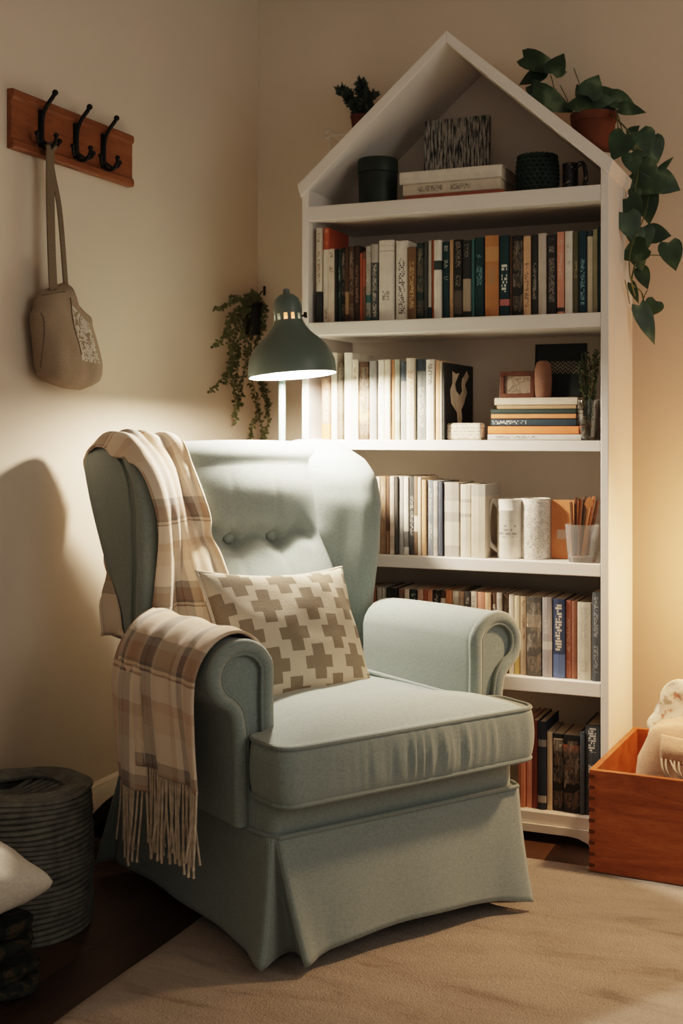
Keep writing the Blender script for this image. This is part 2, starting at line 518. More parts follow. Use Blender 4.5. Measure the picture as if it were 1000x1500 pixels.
# ================================================================== THROW BLANKET
dg = bpy.context.evaluated_depsgraph_get()
def bvh_of(obs):
    vs, fs = [], []
    for o in obs:
        k = len(vs); vs += [v.co.copy() for v in o.data.vertices]; fs += [[i+k for i in p.vertices] for p in o.data.polygons]
    return BVHTree.FromPolygons(vs, fs)
bv = bvh_of([bo, obk]+wing_obs)
blanket = empty('plaid_throw', CM, CA)
tag(blanket, 'cream and brown plaid throw with fringe draped over the armchair back and arm', 'blanket')
NS, NT = 56, 150
def cloth_from(grid_, ns, nt, iters, off, uvf, name, fold):
    G = grid_
    for it in range(iters):
        H = [r[:] for r in G]
        for i in range(ns+1):
            for j in range(nt+1):
                acc = Vector(); n = 0
                for di, dj in ((1, 0), (-1, 0), (0, 1), (0, -1)):
                    a, b = i+di, j+dj
                    if 0 <= a <= ns and 0 <= b <= nt: acc += G[a][b]; n += 1
                if 0 < j < nt: H[i][j] = G[i][j].lerp(acc/n, .5)
        G = H
    return G
G = []
for i in range(NS+1):
    s0 = i/NS; col = []
    for j in range(NT+1):
        t = j/NT
        # width narrows as it runs down the front
        u = -.345+ s0*(.185 + .035*smooth01(.45, 1, t)) + .035*smooth01(.30, .64, t) + .045*smooth01(.26, .16, t)*smooth01(.05, .15, t)
        if t < .22:     # hanging down behind the chair
            h = .56+(t/.22)*.38; org = Vector((u, 1.3, h)); dr = Vector((0, -1, 0))
        elif t < .48:   # round the top
            a = (t-.22)/.26*pi; C = Vector((u, .73, .90)); dr = Vector((0, -math.cos(a), -math.sin(a))); org = C-dr*.6
        else:
            h = .90-(t-.48)/.52*.46; org = Vector((u, -.2, h)); dr = Vector((0, 1, 0))
        hit = bv.ray_cast(org, dr)
        if hit[0] is None or hit[0].y > .92:
            # off the edge of the chair: continue level with the neighbouring surface
            hit2 = bv.ray_cast(Vector((-.30, org.y, org.z)), dr)
            p = (hit2[0] if hit2[0] is not None else Vector((u, .8, org.z))).copy(); p.x = u
        else: p = hit[0].copy()
        p -= dr*.012
        col.append(p)
    G.append(col)
G = cloth_from(G, NS, NT, 14, 0, None, '', None)
for i in range(NS+1):
    for j in range(NT+1):
        t = j/NT; s0 = i/NS
        w = .010*math.sin(s0*13+1.2*math.sin(t*5))*smooth01(.40, .62, t)+.004*math.sin(s0*29+t*6)
        w += .012*math.exp(-((s0-.42-.1*(t-.6))/.05)**2)*smooth01(.45, .6, t)
        d = Vector((0, -1, 0)) if t > .42 else (Vector((0, 0, 1)) if t > .27 else Vector((0, 1, 0)))
        G[i][j] = G[i][j]+d*(w+.006)
mb = MB(); mb.grid(lambda a, b: G[round(a*NS)][round(b*NT)], NS, NT, uv=lambda a, b: (a*.26+.02+.015*math.sin(b*6), b*1.15+.02))
ud = mb.obj('back_drape', m_plaid, blanket, auto=False)
md = ud.modifiers.new('thick', 'SOLIDIFY'); md.thickness = .007; md.offset = 1

# arm drape: over the left arm and hanging outside
prof = [(-.249, .555), (-.256, .580), (-.275, .622), (-.305, .646), (-.335, .651), (-.370, .640), (-.400, .612), (-.418, .575), (-.422, .53), (-.420, .47), (-.418, .40), (-.416, .352)]
pr = resample(cr([(a, b, 0) for a, b in prof], 6), 90, False)
def armd(a, b, layer=0):
    p = pr[min(89, int(round(b*89)))]
    hang = smooth01(.45, 1, b)
    v = .128+a*.345 + hang*(.012*math.sin(b*4)) - .008*hang*(1-a)
    w = hang*(.009*math.sin(a*15+b*2)+.010*math.exp(-((a-.72)/.05)**2)) + .002*math.sin(a*31)
    top = smooth01(.6, .2, b)
    return Vector((p.x-w-.004, v, p.y+top*.003*math.sin(a*14)-.012*smooth01(.55, .8, b)*a*0))
mb = MB()
mb.grid(lambda a, b: armd(a, b), 60, 89, uv=lambda a, b: (a*.345+.165, b*.50+.115))
def armd2(a, b):   # the doubled layer at the rear, hanging lower
    q = armd(.62+a*.40, .30+b*.70); q.x += -.016*smooth01(.2, .5, b)+.010; q.z -= .052*smooth01(.2, 1, b); q.y += .012; return q
mb.grid(armd2, 24, 60, uv=lambda a, b: (a*.14+.05, b*.36+.26))
ad = mb.obj('arm_drape', m_plaid, blanket, auto=False)
md = ad.modifiers.new('thick', 'SOLIDIFY'); md.thickness = .006; md.offset = 0
rnd = random.Random(3)
def tassel(p, ln):
    sw = rnd.uniform(-.028, .028); ou = rnd.uniform(-.012, .006)
    pts = [(p.x, p.y, p.z+.006), (p.x+ou*.3, p.y+sw*.2, p.z-ln*.35), (p.x+ou*.7, p.y+sw*.6, p.z-ln*.7), (p.x+ou, p.y+sw, p.z-ln)]
    t = MB(); t.tube(cr(pts, 3), [.0024]*9+[.0032], 6); return t.obj('tassel', m_fringe, blanket)
for k in range(36): tassel(armd(.005+.66*k/35, 1), rnd.uniform(.135, .175))
for k in range(16): tassel(armd2(.04+.92*k/15, 1), rnd.uniform(.125, .165))

# ================================================================== CROSS-PATTERN PILLOW
M = Mat('cross_linen', .95, .05)
u, v, w = M.xyz('UV')
wob = M.noise(30, 3, kind='UV'); 
uu = u+(wob-.5)*.004; vv = v+(wob-.5)*.004
P1 = .118
row = (vv/.0697).floor(); ux = (uu+row*.0523)/P1
fx = (ux.fract()-.5)*P1; fy = ((vv/.0697).fract()-.5)*.0697
def plus(fx, fy):
    ax, ay = fx.abs(), fy.abs()
    return (ax.lt(.038)*ay.lt(.0145)).max(ax.lt(.0165)*ay.lt(.0415))
pl = plus(fx, fy)
# arms reach into the neighbouring rows
for sgn in (1, -1):
    r2 = row+sgn; x2 = (uu+r2*.0523)/P1; pl = pl.max(plus((x2.fract()-.5)*P1, fy-sgn*.0697))
fz = M.noise(700, 2, kind='UV', stretch=(1, .4, 1)); big = M.noise(14, 3, kind='UV')
cb = M.mix(fz, (.44, .38, .29), (.66, .59, .48)); cp = M.mix(fz, (.17, .142, .105), (.30, .255, .195))
M.color(M.mix(pl, cb, cp)); M.bump(fz*.6+M.noise(45, 4, kind='UV')*.4, .6, .004); m_cross = M.m
m_cushwhite = fabric('ivory_linen', (.58, .52, .43), .05, 600, .25, .2)

def pillow_mesh(W, H, T, name, mat, pinch=.04, nu=48, bend=0, wr=1):
    """soft cushion in its own xz plane, front toward -y"""
    def f(a, b, side):
        x = (a-.5)*2; z = (b-.5)*2
        e = (1-abs(x)**2.2)*(1-abs(z)**2.2)
        th = T*.5*max(0, e)**.42
        px = x*W/2*(1-pinch*(1-z*z)*(abs(x)**3)*1.0); pz = z*H/2*(1-pinch*1.4*(1-x*x)*(abs(z)**3))
        n = wr*.006*noise.noise((x*2.2, z*2.2, side*3+1.7))*max(0, e)**.3
        r = wr*.004*math.sin((x+z*.6)*9+2*z)*(1-max(0, e))*max(0, e)**.3
        return (px, side*(th+n+r)+bend*(x*x), pz)
    mb = MB()
    for side in (-1, 1):
        mb.grid(lambda a, b: f(a, b, side), nu, nu, uv=lambda a, b: (a*W+.013, b*H+.02))
    return mb
pb = pillow_mesh(.412, .330, .125, 'p', m_cross, .09)
pillow = empty('throw_pillow', (0, 0, 0))
po = pb.obj('cover', m_cross, pillow, merge=.0005, auto=False)
rim = []
for k in range(160):
    t = k/160*4; sd = int(t); q = t-sd
    a, b = [(q, 0), (1, q), (1-q, 1), (0, 1-q)][sd]
    x = (a-.5)*2; z = (b-.5)*2
    rim.append((x*.412/2*(1-.09*(1-z*z)*abs(x)**3), 0, z*.330/2*(1-.09*1.4*(1-x*x)*abs(z)**3)))
MB().tube(rim, .004, 8, closed=True).obj('piping', m_cushwhite, pillow)
# leaning on the back cushion, tipped a little clockwise
PQ = [Vector(q) for q in ((-.276, .445, .724), (.129, .475, .712), (.184, .335, .424), (-.226, .305, .452))]
px_ = (PQ[1]-PQ[0]+PQ[2]-PQ[3]).normalized(); pz_ = (PQ[0]-PQ[3]+PQ[1]-PQ[2]); pz_ = (pz_-px_*pz_.dot(px_)).normalized(); py_ = pz_.cross(px_)
pmx = Matrix((px_, py_, pz_)).transposed().to_4x4(); pmx.translation = sum(PQ, Vector())/4
pillow.matrix_world = Matrix.Translation(CM) @ Matrix.Rotation(CA, 4, 'Z') @ pmx
tag(pillow, 'cream pillow patterned with grey-brown crosses leaning in the armchair', 'pillow')

# ================================================================== BOOKSHELF
SX0, SX1, SY0, SY1 = -1.428, -.588, 3.085, 3.425
PT = .020
shelf = empty('bookshelf', ((SX0+SX1)/2, SY0, 0)); tag(shelf, 'tall white house-shaped bookshelf with gabled roof standing in the corner', 'bookshelf')
OX, OY = (SX0+SX1)/2, SY0
def sb(name, x0, x1, y0, y1, z0, z1, **k):
    return MB().box(x0-OX, x1-OX, y0-OY, y1-OY, z0, z1).obj(name, m_white, shelf, smooth=False, bevel=.002, **k)
APX, APZ, SL = -1.010, 2.092, .862
def roofz(x): return APZ-abs(x-APX)*SL
RT = .031
for x0, x1 in ((SX0, SX0+PT), (SX1-PT, SX1)):
    zo, zi = roofz(x0)-RT*1.0, roofz(x1)-RT
    mb = MB()
    mb.loft([[(x0-OX, y, 0), (x1-OX, y, 0), (x1-OX, y, zi), (x0-OX, y, zo)] for y in (0, SY1-SY0)])
    mb.obj('side_panel', m_white, shelf, smooth=False, bevel=.002)
for side in (-1, 1):
    xe = SX0-.012 if side < 0 else SX1+.012
    pts = [(APX, APZ), (xe, roofz(xe)), (xe+side*-.010, roofz(xe)-RT-.004), (APX, APZ-RT*1.0)]
    mb = MB(); mb.loft([[(a-OX, y-OY, b) for a, b in pts] for y in (SY0-.006, SY1)])
    mb.obj('roof_panel', m_white, shelf, smooth=False, bevel=.0025)
mb = MB()
poly = [(SX0+PT, .03), (SX1-PT, .03), (SX1-PT, roofz(SX1-PT)-RT-.002), (APX, APZ-RT-.002), (SX0+PT, roofz(SX0+PT)-RT-.002)]
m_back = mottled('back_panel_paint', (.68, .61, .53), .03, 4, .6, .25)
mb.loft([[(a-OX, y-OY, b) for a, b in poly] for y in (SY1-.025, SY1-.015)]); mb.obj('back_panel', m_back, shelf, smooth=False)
SH = [1.660, 1.341, 1.020, .712, .415, .075]     # board tops
for z, t in zip(SH[:-1], (.040, .036, .027, .032, .036)):
    sb('shelf_board', SX0+PT, SX1-PT, SY0+.001, SY1-.025, z-t, z)
sb('shelf_board', SX0+PT, SX1-PT, SY0+.001, SY1-.025, SH[5]-.03, SH[5])
# shaped apron with bracket feet
ap = [(SX0, 0), (SX0+.045, 0), (SX0+.05, .012), (SX0+.075, .022), (SX0+.10, .025), (SX1-.10, .025), (SX1-.075, .022), (SX1-.05, .012), (SX1-.045, 0), (SX1, 0), (SX1, .045), (SX0, .045)]
mb = MB(); mb.loft([[(a-OX, y-OY, b) for a, b in ap] for y in (SY0-.006, SY0+.012)]); mb.obj('apron', m_white, shelf, smooth=False)

# ================================================================== BOOKS
page_m = mottled('book_pages', (.62, .53, .40), .12, 90, .9, .1, stretch=(8, 1, 1))
_bm = {}
def book_mat(rgb, txt=None, tz=(.25, .75), bands=(), art=0, seed=0, glyph=.0042):
    key = (rgb, txt, tz, tuple(bands), art, seed, glyph)
    if key in _bm: return _bm[key]
    M = Mat('book_cover', .6, .3)
    x, y, z = M.xyz('Generated')
    base = M.ramp(M.noise(30, 3), [(.3, tuple(q*.88 for q in rgb)), (.7, tuple(min(1, q*1.08) for q in rgb))])
    for z0, z1, bc in bands: base = M.mix(z.between(z0, z1), base, bc)
    ox, oy, oz = M.xyz('Object')
    if art:
        a = M.noise(60, 3, dist=.4, stretch=(1, 1, .35)); a2 = M.noise(24, 2)
        col = M.ramp(a, [(.34, rgb), (.46, tuple(.35*q+.65*r for q, r in zip(rgb, (.26, .19, .13)))), (.53, tuple(.6*q+.4*r for q, r in zip(rgb, (.05, .06, .06)))), (.62, tuple(.4*q+.6*r for q, r in zip(rgb, (.42, .35, .27)))), (.70, rgb)])
        base = M.mix(z.between(.05, .93)*a2.gt(.46)*.8, base, col)
    if txt:
        ln = (oz/glyph); cell = M.comb(ln.floor()*1.0, (ox/(glyph*.55)).floor(), seed+.5)
        on = M.white(cell).gt(.42)*ln.fract().lt(.74)
        word = M.white(M.comb((oz/(glyph*5.3)).floor(), seed+.3, 2)).gt(.22)
        mask = on*word*z.between(*tz)*x.between(.24, .76)*y.lt(.12)
        base = M.mix(mask*.85, base, txt)
    M.color(base); _bm[key] = M.m
    return M.m

def make_book(th, dp, hh, mat, hard=True):
    """upright, spine toward -y, base centre of spine at the origin"""
    b = .0022 if hard else .0012; ov = .003 if hard else .0006
    r = min(.006, th*.25)
    out = [(-th/2, dp), (-th/2, r*.6), (-th/2+r*.4, r*.1), (0, -r*.18), (th/2-r*.4, r*.1), (th/2, r*.6), (th/2, dp)]
    inn = [(th/2-b, dp), (th/2-b, r+b), (-th/2+b, r+b), (-th/2+b, dp)]
    P = out+inn
    mb = MB()
    # outline is concave, so lay top and bottom as strips
    n = len(P)
    rings = [[(a, c, 0) for a, c in P], [(a, c, hh) for a, c in P]]
    mb.loft(rings, caps=False)
    o = 0
    for z in (0, 1):
        k = z*n
        for f in ((0, 1, 9, 10), (1, 2, 9), (2, 3, 9), (3, 8, 9), (3, 4, 8), (4, 5, 8), (5, 6, 7, 8)):
            mb.f.append([k+i for i in f])
    cov = mb.obj('book', mat, smooth=False)
    pg = MB(); pg.box(-th/2+b, th/2-b, r+b, dp-ov, ov, hh-ov); pg.obj('pages', page_m, cov, smooth=False)
    return cov

CR, WH, LG = (.62, .54, .43), (.74, .68, .58), (.45, .43, .38)
DK, DG, DT, NV = (.020, .021, .019), (.022, .040, .034), (.016, .044, .050), (.022, .032, .050)
BR, TN, RU, OR = (.075, .042, .026), (.40, .26, .15), (.33, .10, .05), (.52, .17, .07)
SA, PK, OL, GY = (.58, .26, .18), (.52, .34, .25), (.10, .095, .055), (.20, .195, .185)
BL, TE, PE = (.045, .075, .15), (.05, .13, .13), (.60, .37, .22)
ROWS = {
 'top': dict(z=SH[1], Y=3.108, where='top book row', books=[
  (463,471,334,'cream and black',CR,dict(bands=((0,.33,(.03,.03,.03)),),txt=(.15,.1,.07),tz=(.4,.95))),
  (471.5,480,366,'pale cream',WH,dict(txt=(.2,.15,.1),tz=(.05,.2))),
  (480,490,365,'beige',CR,dict(txt=(.08,.07,.05),tz=(.68,.95))),
  (490.3,494,365,'black',DK,{}),
  (494,499,365,'dark green',DG,dict(txt=(.2,.3,.25))),
  (499,505,363,'black floral',DK,dict(art=1)),
  (505,511,362,'dark brown',BR,dict(bands=((.1,.4,(.28,.18,.10)),))),
  (511,518,361,'brown speckled',BR,dict(art=1)),
  (518,526,360,'deep brown',(.05,.03,.022),dict(txt=(.2,.13,.1))),
  (526.5,530.5,371,'rust red',RU,{}),
  (530.5,535,369,'brown-rust',(.16,.08,.05),dict(bands=((.5,.9,RU),))),
  (535,543,361,'grey and teal',LG,dict(bands=((0,.40,TE),),art=1)),
  (543,554,358,'grey patterned',(.42,.39,.34),dict(bands=((0,.76,(.07,.08,.08)),),txt=(.5,.45,.38),tz=(.05,.74))),
  (554.8,576,352,'thick white',WH,dict(txt=(.12,.11,.09),tz=(.25,.37),bands=((.86,.87,(.4,.36,.3)),(.93,.935,(.4,.36,.3))))),
  (578,596,353,'white lettered',WH,dict(txt=(.06,.06,.06),tz=(.08,.78),glyph=.0058)),
  (596.5,609,362,'brown and gold',(.17,.10,.05),dict(txt=(.55,.38,.2),tz=(.15,.9))),
  (609.5,621,356,'black and green',DG,dict(art=1)),
  (621.3,626,354,'dark grey',(.05,.055,.05),{}),
  (626,631,353,'pale grey',(.5,.46,.4),dict(bands=((0,.15,DT),))),
  (631.2,635,352,'red',RU,{}),
  (635,646,352,'white dark-labelled',WH,dict(bands=((.62,.74,(.04,.06,.05)),))),
  (646.5,657,354,'dark green pale-titled',DT,dict(txt=(.4,.42,.36),tz=(.5,.95))),
  (657.2,663,352,'tan',TN,{}),
  (663.3,677,351,'black patterned',DK,dict(txt=(.24,.20,.16),tz=(.4,.97),bands=((.05,.35,(.10,.08,.065)),))),
  (677.3,689,352,'black and beige',(.03,.03,.028),dict(bands=((.08,.5,(.34,.28,.21)),),txt=(.2,.2,.17),tz=(.55,.95))),
  (689.3,694,351,'teal',TE,{}),
  (694.2,709,348,'deep teal',DT,dict(txt=(.16,.32,.33),tz=(.4,.78))),
  (710,730,345,'wide orange-brown',(.42,.19,.075),dict(bands=((.68,.86,(.50,.26,.11)),),txt=(.30,.22,.14),tz=(.4,.62))),
  (730.3,746,345,'navy white-lettered',DT,dict(txt=(.8,.78,.7),tz=(.30,.82),glyph=.0085,bands=((.13,.21,(.45,.16,.15)),))),
  (746.2,750.5,346,'brown',(.10,.055,.035),{}),
  (750.5,766,345,'black',DK,dict(art=1)),
  (766.3,777,346,'peach',PE,dict(txt=(.1,.07,.05),tz=(.08,.70))),
  (777.3,787,344,'charcoal',(.035,.035,.033),dict(txt=(.3,.28,.24),tz=(.2,.8))),
  (787.3,799.5,342,'pinkish grey',(.52,.45,.38),{}),
  (800,815,344,'black dotted',(.03,.028,.028),dict(txt=(.30,.27,.23),tz=(.1,.95),glyph=.003)),
  (815.3,825.5,340,'salmon',SA,dict(txt=(.62,.45,.36),tz=(.3,.9),bands=((.03,.08,(.05,.04,.04)),))),
  (826,838,339,'white',WH,dict(txt=(.45,.42,.36),tz=(.6,.9))),
  (838.3,847,340,'dark olive',OL,dict(txt=(.3,.26,.16))),
  (847.3,859,338,'petrol blue',(.014,.040,.055),dict(txt=(.22,.38,.42),tz=(.1,.66))),
  (859.3,868,338,'ivory navy-tipped',(.56,.5,.37),dict(bands=((.93,1,NV),))),
  (868.2,875,336,'pale olive',(.27,.25,.17),{}),
  (875.2,881.5,332,'dark petrol',DT,{})]),
 'lamp': dict(z=SH[2], Y=3.108, where='lamp shelf', books=[
  (471,484,553,'red-brown',(.26,.15,.10),dict(txt=(.5,.38,.28),tz=(.3,.97),bands=((0,.25,OR),))),
  (484.3,493.5,517,'cream',CR,{}),
  (494,502,531,'dark brown thin',(.10,.075,.05),dict(art=1)),
  (502.3,515,517,'wide cream',WH,dict()),
  (515.2,524.5,527,'cream lettered',CR,dict(txt=(.25,.2,.15),tz=(.4,.9))),
  (525,540,530,'dark brown and orange',BR,dict(art=1,bands=((.2,.62,(.40,.22,.11)),))),
  (541,552,529,'grey',(.25,.24,.22),{}),
  (553,562.5,528,'pale ivory',WH,dict(txt=(.35,.3,.24),tz=(.2,.8))),
  (562.8,571.5,527,'ivory',CR,{}),
  (572,577,527,'orange',(.42,.20,.10),{}),
  (577.2,585,527,'pale green patterned',(.34,.36,.28),dict(art=1)),
  (585.3,594.5,530,'slate blue',(.07,.09,.11),dict(bands=((0,.75,(.23,.23,.22)),))),
  (595,607.5,525,'cream orange-lettered',CR,dict(txt=(.50,.20,.08),tz=(.3,.85))),
  (608,623,526,'navy',(.045,.06,.075),dict(txt=(.4,.4,.36),tz=(.15,.65),bands=((0,.85,(.16,.17,.16)),))),
  (624,636.5,527,'white',WH,dict(txt=(.1,.09,.08),tz=(.68,.95))),
  (637,643.5,528,'apricot',PE,{}),
  (644,647.6,530,'beige',(.46,.38,.29),{})]),
 'mid': dict(z=SH[3], Y=3.108, where='pitcher shelf', books=[
  (524,534,699,'white slim',WH,{}),
  (534.3,542,700,'cream slim',CR,{}),
  (542.3,549,699,'white glossy',WH,dict(txt=(.4,.35,.3))),
  (549.2,556,699,'ivory slim',CR,{}),
  (556.3,565,698,'warm brown',(.24,.15,.09),dict(art=1)),
  (565.2,571,698,'dark brown',BR,dict(bands=((0,.3,(.2,.12,.07)),))),
  (571.2,578,698,'pale pink',(.55,.45,.38),dict(art=1)),
  (578.2,583,699,'charcoal',(.05,.045,.04),{}),
  (583.2,590,698,'silver grey',(.35,.34,.32),{}),
  (590.2,597.5,699,'white streaked',WH,dict(bands=((.1,.3,GY),))),
  (597.8,606,698,'black slim',(.045,.045,.043),dict(txt=(.4,.38,.33))),
  (606.2,612,698,'brown striped',(.20,.13,.085),dict(bands=((.3,.5,CR),))),
  (612.2,617,699,'cream',CR,{}),
  (617.2,624,703,'pale orange',(.55,.33,.19),{}),
  (624.2,634,704,'blue-grey',(.20,.22,.24),dict(txt=(.5,.48,.42),tz=(.1,.9))),
  (634.2,641,705,'black and white',(.45,.42,.37),dict(art=1)),
  (641.2,648,706,'navy',(.06,.07,.09),{}),
  (649,672,707,'wide taupe labelled',(.36,.32,.28),dict(bands=((.15,.47,(.52,.47,.40)),(.60,.75,(.48,.43,.37)),),txt=(.2,.18,.16),tz=(.78,.92))),
  (673,689,710,'cream banded',(.55,.49,.40),dict(bands=((.55,.60,(.35,.31,.26)),(.75,.80,(.35,.31,.26))))),
  (690,712,710,'beige pale-topped',(.50,.43,.34),dict(bands=((.84,1,(.36,.33,.29)),)))]),
 'arm': dict(z=SH[4], Y=3.108, where='armrest shelf', books=[
  (522,532,862,'black',DK,{}),
  (532.3,543,862,'dark brown',BR,{}),
  (543.2,550.5,861,'rust brown',(.26,.12,.06),{}),
  (551,558,861,'grey-white',(.42,.40,.35),{}),
  (558.2,565,862,'white grey-banded',(.5,.47,.41),dict(bands=((.7,.8,GY),))),
  (565.3,581,862,'wide black',DK,dict(txt=(.35,.33,.3),tz=(.7,.95))),
  (582,592,863,'pinkish brown',(.28,.17,.13),dict(art=1)),
  (592.3,599,863,'cream',CR,{}),
  (599.3,611,864,'black-green',DG,dict(txt=(.4,.4,.34),tz=(.65,.95))),
  (611.5,619.5,864,'pale pink',PK,{}),
  (619.8,626,864,'brick red',(.36,.12,.07),{}),
  (626.2,633,865,'orange-pink',(.55,.26,.16),{}),
  (633.2,643.5,865,'black titled',DK,dict(txt=(.4,.38,.33),tz=(.7,.95))),
  (643.7,651.5,865,'dark brown',BR,dict(bands=((.8,.9,CR),))),
  (652,661,865,'orange',(.48,.20,.09),{}),
  (661.3,672,866,'cream patterned',CR,dict(art=1)),
  (672.2,680,867,'brown patterned',(.22,.14,.09),dict(art=1)),
  (680.2,689,867,'charcoal',(.06,.055,.05),dict(txt=(.4,.36,.3),tz=(.6,.95))),
  (689.2,698.5,867,'ivory',CR,dict(txt=(.25,.2,.15),tz=(.6,.95))),
  (698.8,710,868,'pink-orange',SA,{}),
  (710.2,719,869,'peach',PE,{}),
  (719.2,727,869,'dark brown titled',BR,dict(txt=(.5,.42,.32),tz=(.6,.95))),
  (727.2,735,869,'black and cream',(.4,.35,.28),dict(art=1)),
  (735.2,743.5,870,'deep brown',(.12,.075,.05),dict(art=1)),
  (744,752,871,'cream',CR,{}),
  (752.3,760.5,873,'ivory yellow-based',(.60,.5,.34),dict(bands=((0,.22,(.48,.33,.12)),))),
  (761,770.5,874,'brown lettered',(.40,.29,.19),dict(txt=(.15,.07,.04),tz=(.45,.95))),
  (771,793.5,875,'wide black picture-spine',(.07,.065,.055),dict(art=1,bands=((.62,.78,(.55,.42,.30)),))),
  (794,808.5,876,'grey-purple',(.30,.27,.26),dict(txt=(.45,.42,.38),tz=(.3,.75),bands=((.35,.45,(.46,.43,.39)),))),
  (809,827,878,'navy blue bold-titled',(.035,.05,.095),dict(txt=(.62,.53,.40),tz=(.35,.94),glyph=.007,bands=((0,.30,(.09,.13,.24)),))),
  (827.2,836,880,'dull red',(.40,.15,.10),dict(txt=(.55,.4,.3),tz=(.2,.8))),
  (836.2,844.5,881,'brown-red',(.24,.10,.06),{}),
  (845,866,883,'wide cream speckled',(.60,.53,.42),dict(txt=(.38,.33,.26),tz=(.1,.95),glyph=.003)),
  (867,879,868,'tall dark grey',(.08,.085,.09),dict(txt=(.35,.36,.36),tz=(.1,.95)))]),
 'low': dict(z=SH[5], Y=3.108, where='bottom shelf', books=[
  (758,769,1055,'terracotta',(.40,.17,.10),{}),
  (769.3,778.5,1054,'salmon',SA,{}),
  (779,787,1056,'dark red',(.20,.06,.04),{}),
  (787.3,799.5,1058,'navy',NV,dict(bands=((.08,.16,(.3,.28,.25)),(.72,.8,(.2,.2,.2))),txt=(.3,.3,.3),tz=(.1,.14))),
  (800,808,1072,'cream',(.52,.42,.30),{}),
  (808.5,824,1076,'black cream-labelled',DK,dict(bands=((.78,.95,(.50,.44,.34)),),art=1)),
  (824.3,849,1078,'wide black gold-ornamented',(.018,.017,.016),dict(art=1,bands=((.78,.88,(.34,.10,.04)),(.50,.62,(.10,.07,.04))))),
  (849.3,856,1073,'slate',(.07,.085,.10),{}),
  (856.3,877.5,1063,'wide dark slate',(.06,.07,.078),dict(txt=(.6,.58,.52),tz=(.3,.97),glyph=.006))]),
}
labels_seen = {}
HB = {}
seedc = 0
for rk, row in ROWS.items():
    bl = row['books']; prevX = None
    for i, (x0, x1, yt, desc, rgb, kw) in enumerate(bl):
        seedc += 1; rb = random.Random(seedc)
        Y = row['Y']+rb.uniform(-.004, .006)
        a, b = onY(x0, 700, row['Y']).x, onY(x1, 700, row['Y']).x
        if prevX is not None and a < prevX+.0003: a = prevX+.0003
        prevX = b
        hh = onY((x0+x1)/2, yt, Y).z-row['z']
        hh = max(.12, min(hh, .30)); th = b-a-.0006
        dp = min(.20, max(.12, hh*.68+rb.uniform(-.01, .01)))
        bk = make_book(th, dp, hh, book_mat(rgb, seed=seedc, **kw), hard=rb.random() < .5)
        bk.location = ((a+b)/2, Y, row['z']+.0005)
        if rk == 'top' and i == 1: CT = (a, b, Y, row['z']+.0005+hh, dp)
        thick = 'slim' if x1-x0 < 8 else ('thick' if x1-x0 > 15.5 else '')
        d = desc.split()
        me_ = (thick+' ' if thick and thick not in d and 'wide' not in d else '')+desc
        L = bl[i-1][3] if i else 'the left side panel'; Rr = bl[i+1][3] if i < len(bl)-1 else None
        if i == 0: lab = f'{me_} book at the left end of the {row["where"]}'
        elif Rr is None: lab = f'{me_} book at the right end of the {row["where"]}' if rk in ('top', 'arm', 'low') else f'{me_} book right of the {L} one on the {row["where"]}'
        else: lab = f'{me_} book between the {L} and {Rr} ones, {row["where"]}'
        tag(bk, lab, 'book', f'books on the {row["where"]}')
        labels_seen.setdefault(lab, []).append(bk.name)
for k, v in labels_seen.items():
    if len(v) > 1 or len(k.split()) > 16: print('LABEL', len(k.split()), len(v), k)

# red book standing behind the first cream ones on the top row
p0, p1 = onY(472, 360, 3.24).x, onY(503, 360, 3.24).x
def flat_book(name, X0, X1, Y0, dp, z0, th, mat, label, group, rz=0):
    """lying flat, spine toward the front"""
    bk = make_book(th, dp, X1-X0, mat, True)
    bk.matrix_world = Matrix.Translation(((X0+X1)/2, Y0, z0)) @ Matrix.Rotation(rz, 4, 'Z') @ Matrix.Translation((-(X1-X0)/2, 0, th/2)) @ Matrix.Rotation(pi/2, 4, 'Y')
    tag(bk, label, 'book', group); return bk
ot = onY(476, 334, CT[2]).z
bk = make_book(CT[1]-CT[0]-.0006, CT[4]-.004, ot-CT[3], book_mat((.42, .10, .045), art=0, txt=(.55, .3, .2), tz=(.2, .9), seed=401), True)
bk.location = ((CT[0]+CT[1])/2, CT[2]+.001, CT[3]+.0005)
tag(bk, 'small orange-red book standing on the pale cream book, top row left end', 'book', 'books on the top book row')

# ---- gable shelf
Z = SH[0]
def px_w(px0, px1, Y): return onY(px0, 300, Y).x, onY(px1, 300, Y).x
gst = [(592, 737, .026, (.30, .10, .06), {}, 'red book at the bottom of the gable shelf stack'),
       (590, 733, .030, CR, dict(txt=(.14, .12, .1), tz=(.15, .70)), 'cream lettered book in the middle of the gable shelf stack'),
       (585, 734, .024, WH, {}, 'white blank-spined book topping the gable shelf stack')]
zz = Z+.0006
hts = [.016, .030, .034]
for (a, b, t, col, kw, lab), t2 in zip(gst, hts):
    x0, x1 = px_w(a, b, 3.13)
    flat_book('book', x0, x1, 3.13, .17, zz, t2, book_mat(col, seed=int(a*7), **kw), lab, 'books lying on the gable shelf'); zz += t2+.0006
stack_top = zz
